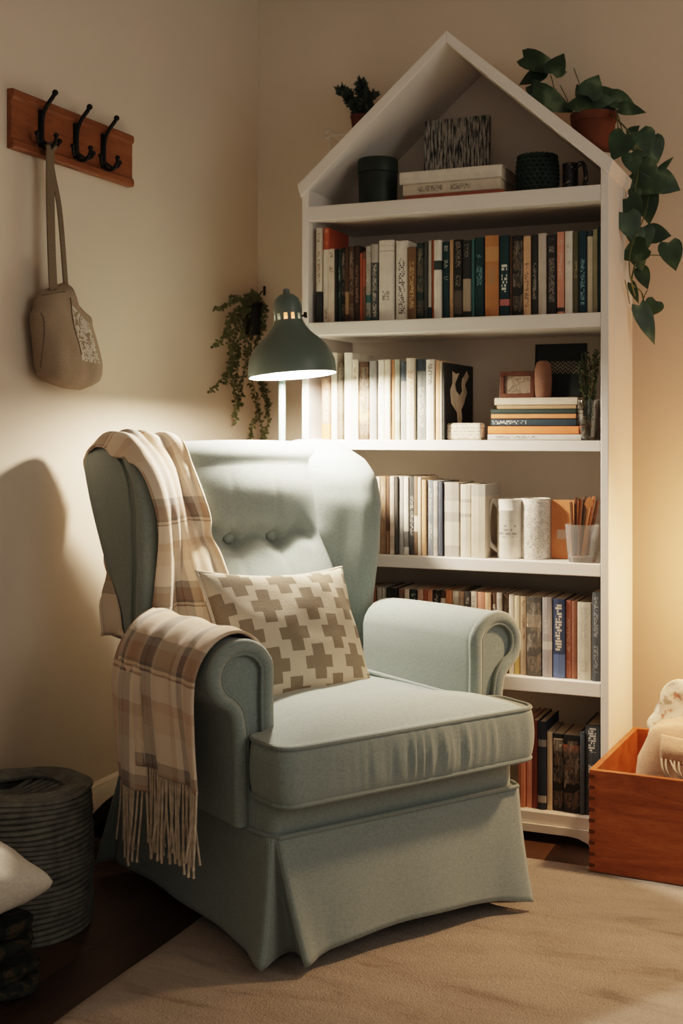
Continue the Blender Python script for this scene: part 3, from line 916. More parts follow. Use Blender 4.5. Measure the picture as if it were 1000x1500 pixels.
# striped textile panel leaning behind
M = Mat('driftwood_stripes', .9, .1)
x, y, z = M.xyz('Object')
n1 = M.noise(60, 3, stretch=(3, 1, .35)); n2 = M.noise(160, 2, stretch=(2, 1, .15))
M.color(M.ramp(n1*.6+n2*.4, [(.36, (.03, .032, .03)), (.45, (.16, .16, .15)), (.52, (.34, .32, .28)), (.62, (.09, .09, .085))], 'CONSTANT')); M.bump(n1, .6, .004); m_stripe = M.m
a = onY(626, 210, 3.27); b = onY(720, 170, 3.27)
pn = MB(); pn.box(-(b.x-a.x)/2, (b.x-a.x)/2, 0, .022, 0, b.z-stack_top-.002)
po_ = pn.obj('wall_art_panel', m_stripe, smooth=False, bevel=.002); po_.location = ((a.x+b.x)/2, 3.235, stack_top+.0006); po_.rotation_euler = (math.radians(-3), 0, 0)
tag(po_, 'grey panel with streaky vertical stripes standing on the gable shelf books', 'art panel')
# dark canister with lid
m_can = mottled('dark_green_ceramic', (.016, .027, .020), .15, 8, .5, .4)
cA, cB = px_w(526, 581, 3.19); cx = (cA+cB)/2; r = (cB-cA)/2; hcan = onY(553, 233, 3.19).z-Z
can = empty('canister', (cx, 3.19, Z)); tag(can, 'dark green lidded canister on the left of the gable shelf', 'canister')
MB().lathe([(.001, .0005), (r*.90, .0005), (r*.94, .006), (r*.97, hcan*.68), (r*.95, hcan*.70)], 40).obj('jar', m_can, can)
MB().lathe([(r*.95, hcan*.70), (r, hcan*.705), (r, hcan*.94), (r*.95, hcan*.985), (r*.4, hcan), (.001, hcan)], 40).obj('lid', m_can, can)
# knitted dark pot
m_knit = mottled('dark_green_knit', (.030, .046, .036), .3, 60, .95, .1, .5, 150)
kA, kB = px_w(759, 815, 3.19); kx = (kA+kB)/2; r = (kB-kA)/2; hk = onY(787, 229, 3.19).z-Z
kb = MB(); rows_ = 9
for q in range(rows_):
    zq = .009+(hk-.016)*q/(rows_-1); rq = r*(.86+.14*math.sin(pi*(.2+.65*q/(rows_-1))))
    pts = [(rq*math.cos(t)*(1+.035*math.sin(t*22+q*pi)), rq*math.sin(t)*(1+.035*math.sin(t*22+q*pi)), zq+.0022*math.sin(t*22+q*pi)) for t in [2*pi*k/132 for k in range(132)]]
    kb.tube(pts, .0062, 6, closed=True)
kb.lathe([(.001, .001), (r*.85, .001), (r*.93, hk*.5), (r*.86, hk-.004)], 30)
ko = kb.obj('knitted_pot', m_knit); ko.location = (kx, 3.19, Z+.001); tag(ko, 'dark green chunky knitted pot beside the mug on the gable shelf', 'pot')
# dark mug lying with a big handle
M = Mat('speckled_black_ceramic', .35, .5); sp = M.noise(130, 3)
M.color(M.ramp(sp, [(.60, (.016, .016, .016)), (.68, (.40, .36, .3))])); m_mug = M.m
gx, gx2 = px_w(824, 846, 3.20); r = (gx2-gx)/2*1.0; hm = onY(835, 240, 3.20).z-Z
mug = empty('mug', ((gx+gx2)/2, 3.20, Z)); tag(mug, 'speckled black mug with looped handle near the gable right corner', 'mug')
MB().lathe([(.001, .0006), (r*.9, .0006), (r, .006), (r*1.02, hm), (r*.92, hm), (r*.88, .01), (.001, .008)], 30).obj('cup', m_mug, mug)
hp = [(r*.95, 0, hm*.90), (r*1.35, 0, hm*1.0), (r*1.85, 0, hm*.90), (r*2.05, 0, hm*.55), (r*1.85, 0, hm*.2), (r*1.4, 0, hm*.10), (r*.97, 0, hm*.2)]
MB().tube(cr(hp, 5), .0062, 8).obj('handle', m_mug, mug)

# ---- lamp shelf: cat-like picture book facing out, small text block, stack, frames, vase
Z = SH[2]
xa, xb = onY(647.9, 640, 3.108).x, onY(651, 640, 3.108).x
yb = onX(693, 600, xb).y; dpb = min(yb-3.108, .255); hb = onY(651, 531, 3.11).z-Z
pbk = make_book(xb-xa, dpb, hb, book_mat(DK, seed=77), True); pbk.name = 'picture_book'; pbk.location = ((xa+xb)/2, 3.108, Z+.0005)
tag(pbk, 'black picture book with a pale branching shape on its cover', 'book', 'books on the lamp shelf')
sil = [(.44, .10), (.56, .10), (.60, .20), (.56, .30), (.66, .38), (.78, .54), (.74, .58), (.70, .64), (.78, .70), (.84, .76), (.76, .83), (.66, .75), (.60, .72), (.58, .64), (.60, .55), (.50, .49), (.38, .55), (.34, .64), (.44, .73), (.50, .79), (.38, .77), (.26, .80), (.26, .64), (.18, .55), (.22, .38), (.30, .33), (.42, .26)]
fg = MB(); fg.prism([(p*dpb, q*hb+.02) for p, q in sil], (xb-xa)/2-.0002, (xb-xa)/2+.0008, 'x'); fg.obj('cover_figure', mottled('pale_print', (.56, .47, .36), .15, 30, .7, .2), pbk, smooth=False)
M = Mat('lettered_block', .8, .2); x, y, z = M.xyz('Object')
M.color(M.mix((M.white(M.comb((x/.0035).floor(), (z/.009).floor(), .5)).gt(.45))*(z/.009).fract().between(.35, .7)*.7, (.55, .48, .38), (.20, .17, .14)))
a = onY(653.5, 640, 3.12).x; b = onY(704, 640, 3.12).x
q = MB().box(-(b-a)/2, (b-a)/2, 0, .04, 0, onY(680, 620, 3.12).z-Z).obj('word_block', M.m, smooth=False, bevel=.006, segs=3); q.location = ((a+b)/2, 3.12, Z+.0005)
tag(q, 'small cream block with rows of faint lettering before the picture book', 'decorative block')
hst = [(714, 855, 636, 'grey-white book at the bottom of the flat stack below the framed picture', (.50, .48, .44), dict(txt=(.1, .1, .1), tz=(.05, .56))),
       (714, 850, 624, 'bright orange book second from the bottom of the flat stack', (.75, .21, .08), {}),
       (718, 846, 613, 'navy titled book above the bright orange one in the flat stack', (.018, .034, .044), dict(txt=(.5, .5, .45), tz=(.02, .42))),
       (719, 846, 606, 'thin peach book between navy and black books in the flat stack', (.58, .24, .11), {}),
       (718, 846, 599, 'black book lying above the thin peach one in the flat stack', DG, {}),
       (727, 846, 593, 'thin tan book under the thick cream one in the flat stack', TN, {}),
       (724, 848, 582, 'thick cream book on top of the flat stack under the frames', CR, {})]
zz = Z+.0006; FY = 3.125
for i, (x0, x1, yt, lab, colr, kw) in enumerate(hst):
    A = onY(x0, 600, FY).x; B = onY(x1-3, 600, FY).x
    zt = onY((x0+x1)/2, yt, FY).z-.0006
    flat_book('book', A, B, FY+.002*(i % 3), .19-.004*i, zz, zt-zz, book_mat(colr, seed=500+i, **kw), lab, 'books in the flat stack'); zz = zt+.0006
FT = zz
m_frame = wood('brown_frame', [(.06, .022, .012), (.10, .036, .018), (.14, .055, .03)], 9, (2, 2, 2), .45)
M = Mat('sketch_print', .85, .1); n = M.noise(45, 3, dist=1); M.color(M.ramp(n, [(.42, (.30, .23, .17)), (.5, (.16, .12, .09)), (.55, (.33, .26, .19))])); m_sketch = M.m
YF = 3.185
a = onY(731, 560, YF).x; b = onY(782, 560, YF).x; W = b-a; Hh = onY(756, 544, YF).z-FT
fr = empty('framed_picture', ((a+b)/2, YF, FT+.0006)); fr.rotation_euler = (math.radians(-5), 0, 0)
tag(fr, 'small brown wooden frame with a sketch standing on the flat book stack', 'picture frame')
fb = MB(); bw = .012
for bx in ((-W/2, W/2, 0, bw), (-W/2, W/2, Hh-bw, Hh), (-W/2, -W/2+bw, bw, Hh-bw), (W/2-bw, W/2, bw, Hh-bw)): fb.box(bx[0], bx[1], 0, .014, bx[2], bx[3])
fb.obj('frame', m_frame, fr, smooth=False, bevel=.0012)
MB().box(-W/2+bw, W/2-bw, .006, .012, bw, Hh-bw).obj('picture', m_sketch, fr, smooth=False)
# terracotta vase
YV = 3.165
vx = onY(795.5, 560, YV).x; r = (onY(808, 560, YV).x-onY(783, 560, YV).x)/2; hv = onY(795, 529, YV).z-FT
vz = MB(); vz.lathe([(.001, 0), (r*.80, 0), (r*.92, .004), (r, hv*.45), (r*.98, hv*.75), (r*.80, hv*.93), (r*.45, hv), (.001, hv)], 30)
vo = vz.obj('pebble_vase', mottled('brown_clay', (.20, .105, .070), .15, 25, .8, .2)); vo.location = (vx, YV, FT+.0006)
tag(vo, 'brown clay vase with rounded top standing before the black picture', 'vase')
# black picture
M = Mat('woven_print', .7, .2); x, y, z = M.xyz('Generated')
zg = ((x*9).fract()-.5).abs()*.5
band = z.between(.44, .69)*(((z*14+zg*4).fract()).lt(.42))
M.color(M.mix(band, (.013, .016, .014), (.20, .17, .12))); m_blackpic = M.m
YB = 3.235
a = onY(782, 560, YB).x; b = onY(857, 560, YB).x; W = b-a; Hh = onY(820, 503, YB).z-FT
bp = empty('framed_picture', ((a+b)/2, YB, FT+.0006)); bp.rotation_euler = (math.radians(-6), 0, 0)
tag(bp, 'larger black picture with a pale zigzag band behind the clay vase', 'picture frame')
MB().box(-W/2+.004, W/2-.004, .001, .010, .004, Hh-.004).obj('picture', m_blackpic, bp, smooth=False)
fb = MB(); bw = .004
for bx in ((-W/2, W/2, 0, bw), (-W/2, W/2, Hh-bw, Hh), (-W/2, -W/2+bw, bw, Hh-bw), (W/2-bw, W/2, bw, Hh-bw)): fb.box(bx[0], bx[1], -.001, .012, bx[2], bx[3])
fb.obj('frame', m_iron, bp, smooth=False)
# glass vase with sprigs
M = Mat('clear_glass', .06, .6); M.b.inputs['Transmission Weight'].default_value = .86; M.b.inputs['IOR'].default_value = 1.45
M.color(M.ramp(M.noise(20, 2), [(.3, (.93, .95, .94)), (.7, (.97, .98, .97))])); m_glass = M.m; M.b.inputs['Transmission Weight'].default_value = 1; M.b.inputs['Roughness'].default_value = .02
M = Mat('cut_glass', .08, .6); M.b.inputs['Transmission Weight'].default_value = .9; M.b.inputs['IOR'].default_value = 1.45
M.color(M.ramp(M.noise(20, 2), [(.3, (.90, .90, .88)), (.7, (.97, .98, .97))])); m_tumbler = M.m
YG = 3.135; gx = onY(861.5, 620, YG).x; r = .0285; hg = onY(862, 586, YG).z-Z
gv = empty('glass_vase', (gx, YG, Z+.0006)); tag(gv, 'clear glass vase of dark green sprigs at the right end of lamp shelf', 'vase')
MB().lathe([(.001, .0), (r*.66, 0), (r*.72, .003), (r*.85, hg*.4), (r*1.0, hg*.75), (r*.95, hg), (r*.90, hg), (r*.94, hg*.75), (r*.79, hg*.4), (r*.6, .008), (.001, .007)], 36).obj('vase', m_glass, gv)
m_sprig = mottled('sprig_green', (.055, .072, .034), .35, 40, .7, .2)
m_stem = mottled('sprig_stem', (.12, .085, .045), .25, 40, .7, .2)
rs = random.Random(11); sm, fm = MB(), MB()
def leafquad(mb, p, d, nrm, ln, wd, cup=.15):
    d = d.normalized(); s1 = d.cross(nrm)
    if s1.length < 1e-4: s1 = d.orthogonal()
    s1.normalize(); n2 = s1.cross(d)
    vs = [p, p+d*ln*.35+s1*wd*.5+n2*cup*wd, p+d*ln*.75+s1*wd*.38+n2*cup*wd*.6, p+d*ln-n2*cup*wd*.6, p+d*ln*.75-s1*wd*.38+n2*cup*wd*.6, p+d*ln*.35-s1*wd*.5+n2*cup*wd, p+d*ln*.35, p+d*ln*.75]
    mb.add(vs, [(0, 1, 6), (0, 6, 5), (1, 2, 7, 6), (5, 6, 7, 4), (2, 3, 7), (4, 7, 3)])
tops = [(847, 536), (853, 524), (858, 519), (864, 528), (870, 522), (874, 517), (877, 530), (868, 540), (861, 545), (850, 548), (872, 545)]
for tx, ty in tops:
    e = onY(tx, ty, YG+rs.uniform(-.02, .03)); e.x = min(e.x, SX1-PT-.006); p0 = Vector((rs.uniform(-.012, .012), rs.uniform(-.012, .012), .012))
    e = e-Vector((gx, YG, Z)); mid = Vector((e.x*.45, e.y*.5, e.z*.5))
    P = cr([p0, mid, e], 10); sm.tube(P, .0011, 5)
    for k in range(6, len(P)):
        for q in range(4):
            d = Vector((rs.uniform(-1, 1), rs.uniform(-1, 1), rs.uniform(.5, 1.6)))
            pp = P[k]+Vector((rs.uniform(-.001, .001), 0, rs.uniform(-.004, .004)))
            if pp.x+gx < SX1-PT-.016 or d.x < 0: leafquad(fm, pp, d, Vector((rs.uniform(-1, 1), rs.uniform(-1, 1), .3)), rs.uniform(.009, .014), .0045)
sm.obj('stems', m_stem, gv); fm.obj('foliage', m_sprig, gv, smooth=False, fix=False)

# ---- pitcher shelf
Z = SH[3]
M = Mat('cream_stoneware', .4, .4); x, y, z = M.xyz('Object')
ln = (z/.010); msk = (M.white(M.comb((x/.0045).floor(), ln.floor(), .5)).gt(.5))*ln.fract().between(.2, .75)*z.between(.055, .088)*x.abs().lt(.024)
grey_ = M.noise(40, 3)
M.color(M.mix(msk*.8, M.ramp(grey_, [(.35, (.60, .55, .48)), (.6, (.70, .65, .57))]), (.22, .21, .20))); m_pit = M.m
YP = 3.15; px = onY(744, 780, YP).x+.0055; r = (onY(762, 780, YP).x-onY(725, 780, YP).x)/2; hp_ = onY(743, 731, YP).z-Z
pit = empty('pitcher', (px, YP, Z+.0006)); tag(pit, 'cream lettered stoneware pitcher with handle on its left side', 'pitcher')
MB().lathe([(.001, 0), (r*.96, 0), (r, .004), (r, hp_*.80), (r*1.03, hp_*.81), (r*1.03, hp_*.83), (r, hp_*.84), (r*1.04, hp_*.99), (r*1.0, hp_), (r*.92, hp_), (r*.92, .01), (.001, .008)], 40).obj('body', m_pit, pit)
hd = [(-r*.98, 0, hp_*.86), (-r*1.35, -.003, hp_*.97), (-r*1.62, -.005, hp_*.80), (-r*1.70, -.005, hp_*.50), (-r*1.6, -.003, hp_*.25), (-r*.98, 0, hp_*.10)]
MB().tube(cr(hd, 6), .0058, 10).obj('handle', m_pit, pit)
M = Mat('scribbled_ceramic', .5, .35); n = M.noise(75, 4, dist=2.2, stretch=(.6, .6, 1.2)); 
M.color(M.ramp(n, [(.44, (.68, .62, .54)), (.485, (.20, .19, .17)), (.525, (.68, .62, .54))])); M.bump(n, .5, .003)
YJ = 3.165; px = onY(784.5, 780, YJ).x; r = (onY(806, 780, YJ).x-onY(763, 780, YJ).x)/2; hj = onY(784, 730, YJ).z-Z
j = MB(); j.lathe([(.001, 0), (r*.97, 0), (r, .004), (r, hj-.004), (r*.97, hj), (r*.90, hj), (r*.90, .01), (.001, .008)], 44)
jo = j.obj('jar', M.m); jo.location = (px, YJ, Z+.0006); tag(jo, 'white cylindrical jar covered in grey scribble marks right of the pitcher', 'jar')
M = Mat('orange_card', .8, .2); x, y, z = M.xyz('Generated')
lab = x.between(.22, .55)*z.between(.34, .50)
M.color(M.mix(lab*.7, M.ramp(M.noise(18, 3), [(.3, (.48, .17, .07)), (.7, (.60, .25, .11))]), (.50, .42, .36))); 
YO = 3.165; a = onY(807, 780, YO).x; b = onY(846, 780, YO).x; ho = onY(826, 733, YO).z-Z
o = MB().box(-(b-a)/2, (b-a)/2, 0, .012, 0, ho).obj('notebook', M.m, smooth=False, bevel=.001); o.location = ((a+b)/2, YO, Z+.0006)
tag(o, 'orange notebook with a faint grey label standing behind the glass tumbler', 'notebook')
YT = 3.125; px = onY(852, 790, YT).x; r = .0455*.93; ht = onY(852, 768, YT).z-Z
px = min(px, SX1-PT-r-.003)
tb = MB(); nn = 64
prof = [(.78, 0), (.82, .004), (.90, ht*.4), (1.0, ht), (.955, ht), (.86, ht*.4), (.74, .012)]
rings = [[(r*k*math.cos(2*pi*q/nn)*(1+(.012 if q % 4 < 2 else -.012)*(1 if .005 < zq < ht*.95 else 0)), r*k*math.sin(2*pi*q/nn)*(1+(.012 if q % 4 < 2 else -.012)*(1 if .005 < zq < ht*.95 else 0)), zq) for q in range(nn)] for k, zq in prof]
tb.loft(rings)
tu = tb.obj('glass_tumbler', m_tumbler); tu.location = (px, YT, Z+.0006); tag(tu, 'clear cut-glass tumbler holding brown and orange sticks', 'glass')
TP = Vector((px, YT, Z+.0006))
stk = [((836, 735), (.13, .055, .025)), ((843, 728), (.10, .04, .02)), ((850, 730), (.28, .10, .04)), ((857, 727), (.09, .05, .03)), ((863, 731), (.50, .22, .10)), ((870, 727), (.32, .12, .05)), ((876, 733), (.14, .06, .03)), ((866, 740), (.42, .16, .07))]
for i, ((tx, ty), colr) in enumerate(stk):
    e = onY(tx, ty, YT+(-.016+.005*i)); e.x = min(e.x, SX1-PT-.006); an = 2*pi*i/8
    e2 = e-TP; p0 = Vector((-.018+.0045*i, -.012+.0035*i, .015))
    dd = (e2-p0); 
    st_ = MB(); st_.tube([p0, p0+dd*.5, p0+dd*.98, p0+dd], [.0036, .0042, .0044, .0030], 7)
    so_ = st_.obj('pencil', mottled('stick_wood', colr, .2, 60, .6, .2)); so_.location = TP
    nm = ['leftmost', 'second from left', 'third from left', 'fourth from left', 'fifth from left', 'sixth from left', 'rightmost', 'lowest orange'][i]
    kd = ['dark brown', 'darkest brown', 'reddish brown', 'blackish brown', 'pale orange', 'rust', 'brown', 'orange'][i]
    tag(so_, f'{kd} wooden stick, {nm} of those in the glass tumbler', 'stick', 'sticks in the glass tumbler')
petal = MB(); 
leafquad(petal, Vector((0, 0, 0)), Vector((.25, -.1, 1)), Vector((.4, -1, .1)), .034, .022, .1)
pe = petal.obj('dried_petal', mottled('orange_petal', (.62, .26, .11), .15, 40, .7, .2), smooth=False, fix=False)
pe.location = onY(860, 746, YT-.012); tag(pe, 'bright orange dried leaf tucked among the tumbler sticks', 'dried leaf')

# ================================================================== FLOOR LAMP
m_lamp = mottled('lamp_enamel', (.115, .155, .140), .06, 6, .38, .45)
m_pole = mottled('pole_enamel', (.30, .44, .40), .06, 6, .4, .45)
M = Mat('shade_lining', .5, .3); M.color(M.ramp(M.noise(5), [(.3, (.80, .78, .74)), (.7, (.86, .84, .80))])); m_lining = M.m
polep = onY(413, 600, 3.03)
lamp = empty('floor_lamp', (polep.x, 3.03, 0)); tag(lamp, 'green-grey metal floor lamp with bell shade leaning over the armchair', 'lamp')
LO = Vector((polep.x, 3.03, 0))
MB().lathe([(.001, .001), (.098, .001), (.1, .004), (.1, .016), (.094, .021), (.001, .022)], 40, (-.085, .03, 0)).obj('base', m_lamp, lamp)
LC = onY(428.5, 551, 2.855); LC.z = 1.186
LL = LC-LO
R_ = .1130
top = LL+Vector((0, .0, .172))
MB().tube([(0, 0, .02), (0, 0, .6), (0, 0, 1.24)], .0095, 12).obj('pole', m_pole, lamp)
ar = MB(); ar.tube(cr([(0, 0, 1.235), (.005, -.03, 1.30), (LL.x*.6, LL.y*.6, 1.325), (LL.x, LL.y, 1.335)], 6), .007, 10); ar.obj('arm', m_lamp, lamp)
tilt = Matrix.Translation(LL) @ Matrix.Rotation(math.radians(-2.6), 4, Vector((c_, s_, 0))) @ Matrix.Rotation(math.radians(-4.5), 4, Vector((-s_, c_, 0)))
def tl(mb):
    mb.v = [tuple(tilt @ Vector(v)) for v in mb.v]; return mb
outp = [(R_, 0), (R_*1.005, .012), (R_*.985, .034), (R_*.92, .056), (R_*.80, .077), (R_*.64, .095), (R_*.49, .110), (R_*.385, .126), (R_*.335, .139)]
inp = [(a-.003, b) for a, b in outp[:-1]]+[(R_*.335-.004, .139)]
sh = MB(); sh.lathe(outp, 56); sho = tl(sh).obj('lamp_shade', m_lamp, lamp)
li = MB(); li.lathe(inp, 56); tl(li).obj('shade_lining', m_lining, sho)
rm = MB(); rm.lathe([(R_-.003, 0), (R_, 0)], 56); tl(rm).obj('rim', m_lining, sho)
cap = MB(); rc = R_*.325
cap.lathe([(rc, .158), (rc*1.02, .166), (rc*.98, .183), (rc*.84, .197), (rc*.55, .207), (rc*.26, .211), (rc*.22, .214), (rc*.24, .222), (.001, .225)], 36)
cap.lathe([(rc*1.0, .139), (rc*1.0, .142)], 36)
for k in range(12):
    a = 2*pi*k/12; 
    pts = [(rc*math.cos(a+q), rc*math.sin(a+q)) for q in (-.13, .13)]
    cap.loft([[(pts[0][0], pts[0][1], z), (pts[1][0], pts[1][1], z), (pts[1][0]*.93, pts[1][1]*.93, z), (pts[0][0]*.93, pts[0][1]*.93, z)] for z in (.139, .160)])
tl(cap).obj('cap', m_lamp, sho)
sc_ = MB(); sc_.tube([tuple(Vector((rc, 0, .149))), (rc+.012, 0, .149)], .003, 8); sc_.box(rc+.010, rc+.014, -.006, .006, .143, .157); tl(sc_).obj('thumbscrew', m_iron, sho)
M = Mat('socket_glow', .6, .2); M.color((.5, .2, .1)); M.b.inputs['Emission Color'].default_value = (1, .36, .14, 1); M.b.inputs['Emission Strength'].default_value = .9  # weak emission added to imitate bulb light showing through the neck slots
sk2 = MB(); sk2.lathe([(.001, .10), (.017, .10), (.019, .13), (.019, .172), (.001, .172)], 24); tl(sk2).obj('socket', M.m, sho)
M = Mat('bulb_glow', .4, .2); M.b.inputs['Emission Color'].default_value = (1, .80, .58, 1); M.b.inputs['Emission Strength'].default_value = 60
bl_ = MB(); bl_.ball((0, 0, .066), .030, 16); tl(bl_).obj('bulb', M.m, sho)

# ================================================================== LEFT WALL: peg rail, bag
RX = WALLX
ra, rb_ = onX(15, 180, RX+.01).y, onX(192, 230, RX+.01).y
rz0, rz1 = 1.700, 1.838
rail = empty('coat_rack', (RX, (ra+rb_)/2, (rz0+rz1)/2)); tag(rail, 'brown wooden coat rack with three black hooks on the left wall', 'coat rack')
RC = Vector((RX, (ra+rb_)/2, (rz0+rz1)/2)); L = (rb_-ra)/2; Hh = (rz1-rz0)/2
prof = [(.0005, -Hh), (.016, -Hh), (.020, -Hh+.004), (.020, -Hh+.018), (.014, -Hh+.024), (.014, Hh-.024), (.020, Hh-.018), (.020, Hh-.004), (.016, Hh), (.0005, Hh)]
mb = MB(); mb.loft([[(a, y, b) for a, b in prof] for y in (-L, L)]); mb.obj('board', m_rail, rail, bevel=.001)
hooks = []
for hx, hy in ((62, 190), (113, 205), (153, 222)):
    p = onX(hx, hy, RX+.02); yy = p.y-RC.y
    hk = MB()
    hk.tube(cr([(.017, yy, -.035), (.019, yy, 0), (.022, yy, .030), (.034, yy, .052), (.050, yy, .070), (.056, yy, .078)], 4), [.0052]*17+[.005, .005, .0048, .0046], 8)
    hk.ball((.057, yy, .080), .0075, 10)
    hk.tube(cr([(.018, yy, -.036), (.030, yy, -.050), (.046, yy, -.050), (.058, yy, -.036), (.060, yy, -.026)], 4), .0044, 8); hk.ball((.060, yy, -.022), .0065, 10)
    hk.tube(cr([(.018, yy-.004, -.030), (.028, yy-.024, -.040), (.035, yy-.038, -.036), (.038, yy-.043, -.027)], 4), .0038, 8); hk.ball((.038, yy-.044, -.024), .0062, 10)
    hk.tube(cr([(.018, yy+.004, -.030), (.028, yy+.024, -.040), (.035, yy+.038, -.036), (.038, yy+.043, -.027)], 4), .0038, 8); hk.ball((.038, yy+.044, -.024), .0062, 10)
    hk.box(.0135, .019, yy-.009, yy+.009, -.045, .042)
    hk.obj('hook', m_iron, rail); hooks.append(yy+RC.y)
# tote bag
M = Mat('taupe_canvas', .9, .1); n = M.noise(6, 4); f = M.noise(500, 2)
M.color(M.mix(.4, M.ramp(n, [(.3, (.25, .19, .135)), (.7, (.34, .265, .19))]), M.ramp(f, [(.3, (.20, .15, .11)), (.7, (.40, .32, .24))]))); M.bump(M.noise(14, 4)*.7+f*.3, .6, .012); m_canvas = M.m
m_strap = fabric('canvas_strap', (.155, .118, .082), .1, 500, .3, .1)
BXp = WALLX+.045
bag = empty('tote_bag', (WALLX, hooks[0], 1.25)); tag(bag, 'taupe canvas tote bag hanging from the first coat rack hook', 'bag')
BC = Vector((WALLX, hooks[0], 1.25))
opx = [(56, 436), (59, 428), (76, 420), (97, 412), (101, 426), (105, 441), (118, 454), (128, 463), (127, 474), (133, 510), (139, 545), (136, 562), (118, 572), (92, 569), (66, 560), (59, 545), (55, 500), (50, 456), (57, 448)]
oy = [onX(a, b, BXp) for a, b in opx]
ol2 = resample([Vector((p.x, p.y, 0)) for p in rounded([(p.y-BC.y, p.z-BC.z) for p in oy], .012, 4)], 110)
cb_ = Vector((sum(p.x for p in ol2)/110, sum(p.y for p in ol2)/110, 0))
mb = MB(); rings = []
NR = 14
for side in (-1, 1):
    for k in range(NR+1):
        t = k/NR
        sc0 = t if side < 0 else 1-t
        sc0 = max(sc0, .01)
        R = []
        for p in ol2:
            q = cb_+(p-cb_)*sc0; th = (1-sc0**4.5)**.5
            low = smooth01(.12, -.10, q.y-cb_.y)
            wv = .007*noise.noise((q.x*22, q.y*12, side))+.005*math.sin(q.x*70+q.y*22)*(1-sc0)
            if side < 0: xx = .045-(.040)*th
            else: xx = .045+(.030+.028*low)*th+wv*th
            R.append((xx, q.x, q.y))
        rings.append(R)
mb.loft(rings); body = mb.obj('body', m_canvas, bag, auto=False, merge=.0004)
# straps
sp = MB()
hz = 1.700+.019-BC.z+.02
y1 = onX(73, 418, BXp); y2 = onX(96, 414, BXp)
def strap(pts, w0):
    P = cr(pts, 8); rg = []
    for p in P: rg.append([(p.x-.0015, p.y-w0/2, p.z), (p.x+.0015, p.y-w0/2, p.z), (p.x+.0015, p.y+w0/2, p.z), (p.x-.0015, p.y+w0/2, p.z)])
    sp.loft(rg)
hkz = (rz0+rz1)/2-.047-BC.z
strap([(.046, -.004, hkz), (.047, -.006, hkz-.10), (.052, y1.y-BC.y-.004, y1.z-BC.z+.10), (.055, y1.y-BC.y, y1.z-BC.z-.012)], .030)
strap([(.034, .004, hkz), (.036, .020, hkz-.06), (.040, .042, hkz-.15), (.046, y2.y-BC.y, y2.z-BC.z-.012)], .018)
sp.tube(cr([(.030, .008, hkz-.004), (.034, .008, hkz+.004), (.042, .008, hkz+.006), (.050, .007, hkz-.003)], 4), .008, 8)
sp.obj('strap', m_strap, bag)
# printed patch
M = Mat('faded_print', .9, .1); x, y, z = M.xyz('Object')
n = M.noise(60, 3, dist=1.5); M.color(M.ramp(n, [(.40, (.24, .185, .13)), (.46, (.50, .44, .36)), (.60, (.46, .40, .32)), (.64, (.12, .09, .07))], 'CONSTANT'))
pv = BVHTree.FromPolygons([v.co.copy() for v in body.data.vertices], [list(p.vertices) for p in body.data.polygons])
ppx = [(105, 447), (126, 475), (134, 533), (107, 528)]
pp = [onX(a, b, BXp+.03) for a, b in ppx]
def patch(a, b):
    q = pp[0].lerp(pp[1], a).lerp(pp[3].lerp(pp[2], a), b)-BC
    h = pv.ray_cast(Vector((.5, q.y, q.z)), Vector((-1, 0, 0)))
    return (h[0].x+.0012 if h[0] else .05, q.y, q.z)
def on_bag(px, py):
    q = onX(px, py, BXp+.03)-BC; h = pv.ray_cast(Vector((.5, q.y, q.z)), Vector((-1, 0, 0)))
    return Vector((h[0].x+.0005, q.y, q.z)) if h[0] else None
def dense(pts): return [q for q in (on_bag(p.x, p.y) for p in cr([(a, b, 0) for a, b in pts], 6)) if q is not None]
sm_ = MB()
for line in ([(62, 440), (72, 433), (86, 429), (100, 427)], [(67, 440), (71, 480), (73, 520), (75, 552)], [(104, 436), (106, 480), (107, 520)]):
    sm_.tube(dense(line), .0016, 6)
sm_.obj('seam', m_strap, bag)
pm = MB(); pm.grid(patch, 16, 24); pm.obj('printed_patch', M.m, bag)

# ================================================================== PLANTS
m_terra = mottled('terracotta', (.155, .060, .030), .2, 14, .8, .2)
M = Mat('pothos_leaf', .42, .4); n = M.noise(17, 2); M.color(M.ramp(n, [(.35, (.018, .040, .021)), (.55, (.036, .072, .034)), (.68, (.105, .15, .085))])); m_pothos = M.m
m_vine = mottled('vine_stem', (.10, .12, .05), .25, 30, .6, .3)
def heart_leaf(mb, p, d, nrm, ln, wd, droop=.25):
    """heart-shaped leaf, base p, pointing d, face nrm"""
    d = d.normalized(); s1 = d.cross(nrm)
    if s1.length < 1e-4: s1 = d.orthogonal()
    s1.normalize(); n2 = s1.cross(d).normalized()
    rows_ = [(-.06, .0, .30), (.05, .0, .46), (.2, 0, .52), (.38, 0, .49), (.56, 0, .40), (.74, 0, .26), (.88, 0, .12), (1.0, 0, .01)]
    vs = []; 
    for t, _, w in rows_:
        for q in (-1, -.55, 0, .55, 1):
            back = .10*(1-abs(q)) if t < .1 else 0
            fold = .16*abs(q)*w*wd - .10*abs(q)**3*wd*w
            pt = p+d*ln*(t+back)+s1*(q*w*wd)+n2*(fold-droop*ln*t*t)
            vs.append(pt)
    fs = []
    for i in range(len(rows_)-1):
        for jx in range(4): fs.append((i*5+jx, i*5+jx+1, (i+1)*5+jx+1, (i+1)*5+jx))
    mb.add(vs, fs)
VIEW = Vector((-s_, c_, 0))
def yfor(px, lim, X):   # depth at which a ray at px stays clear of a vertical side at X
    d = ray(px, 600); rr = d[0]/d[1]
    return min(lim, X/rr)
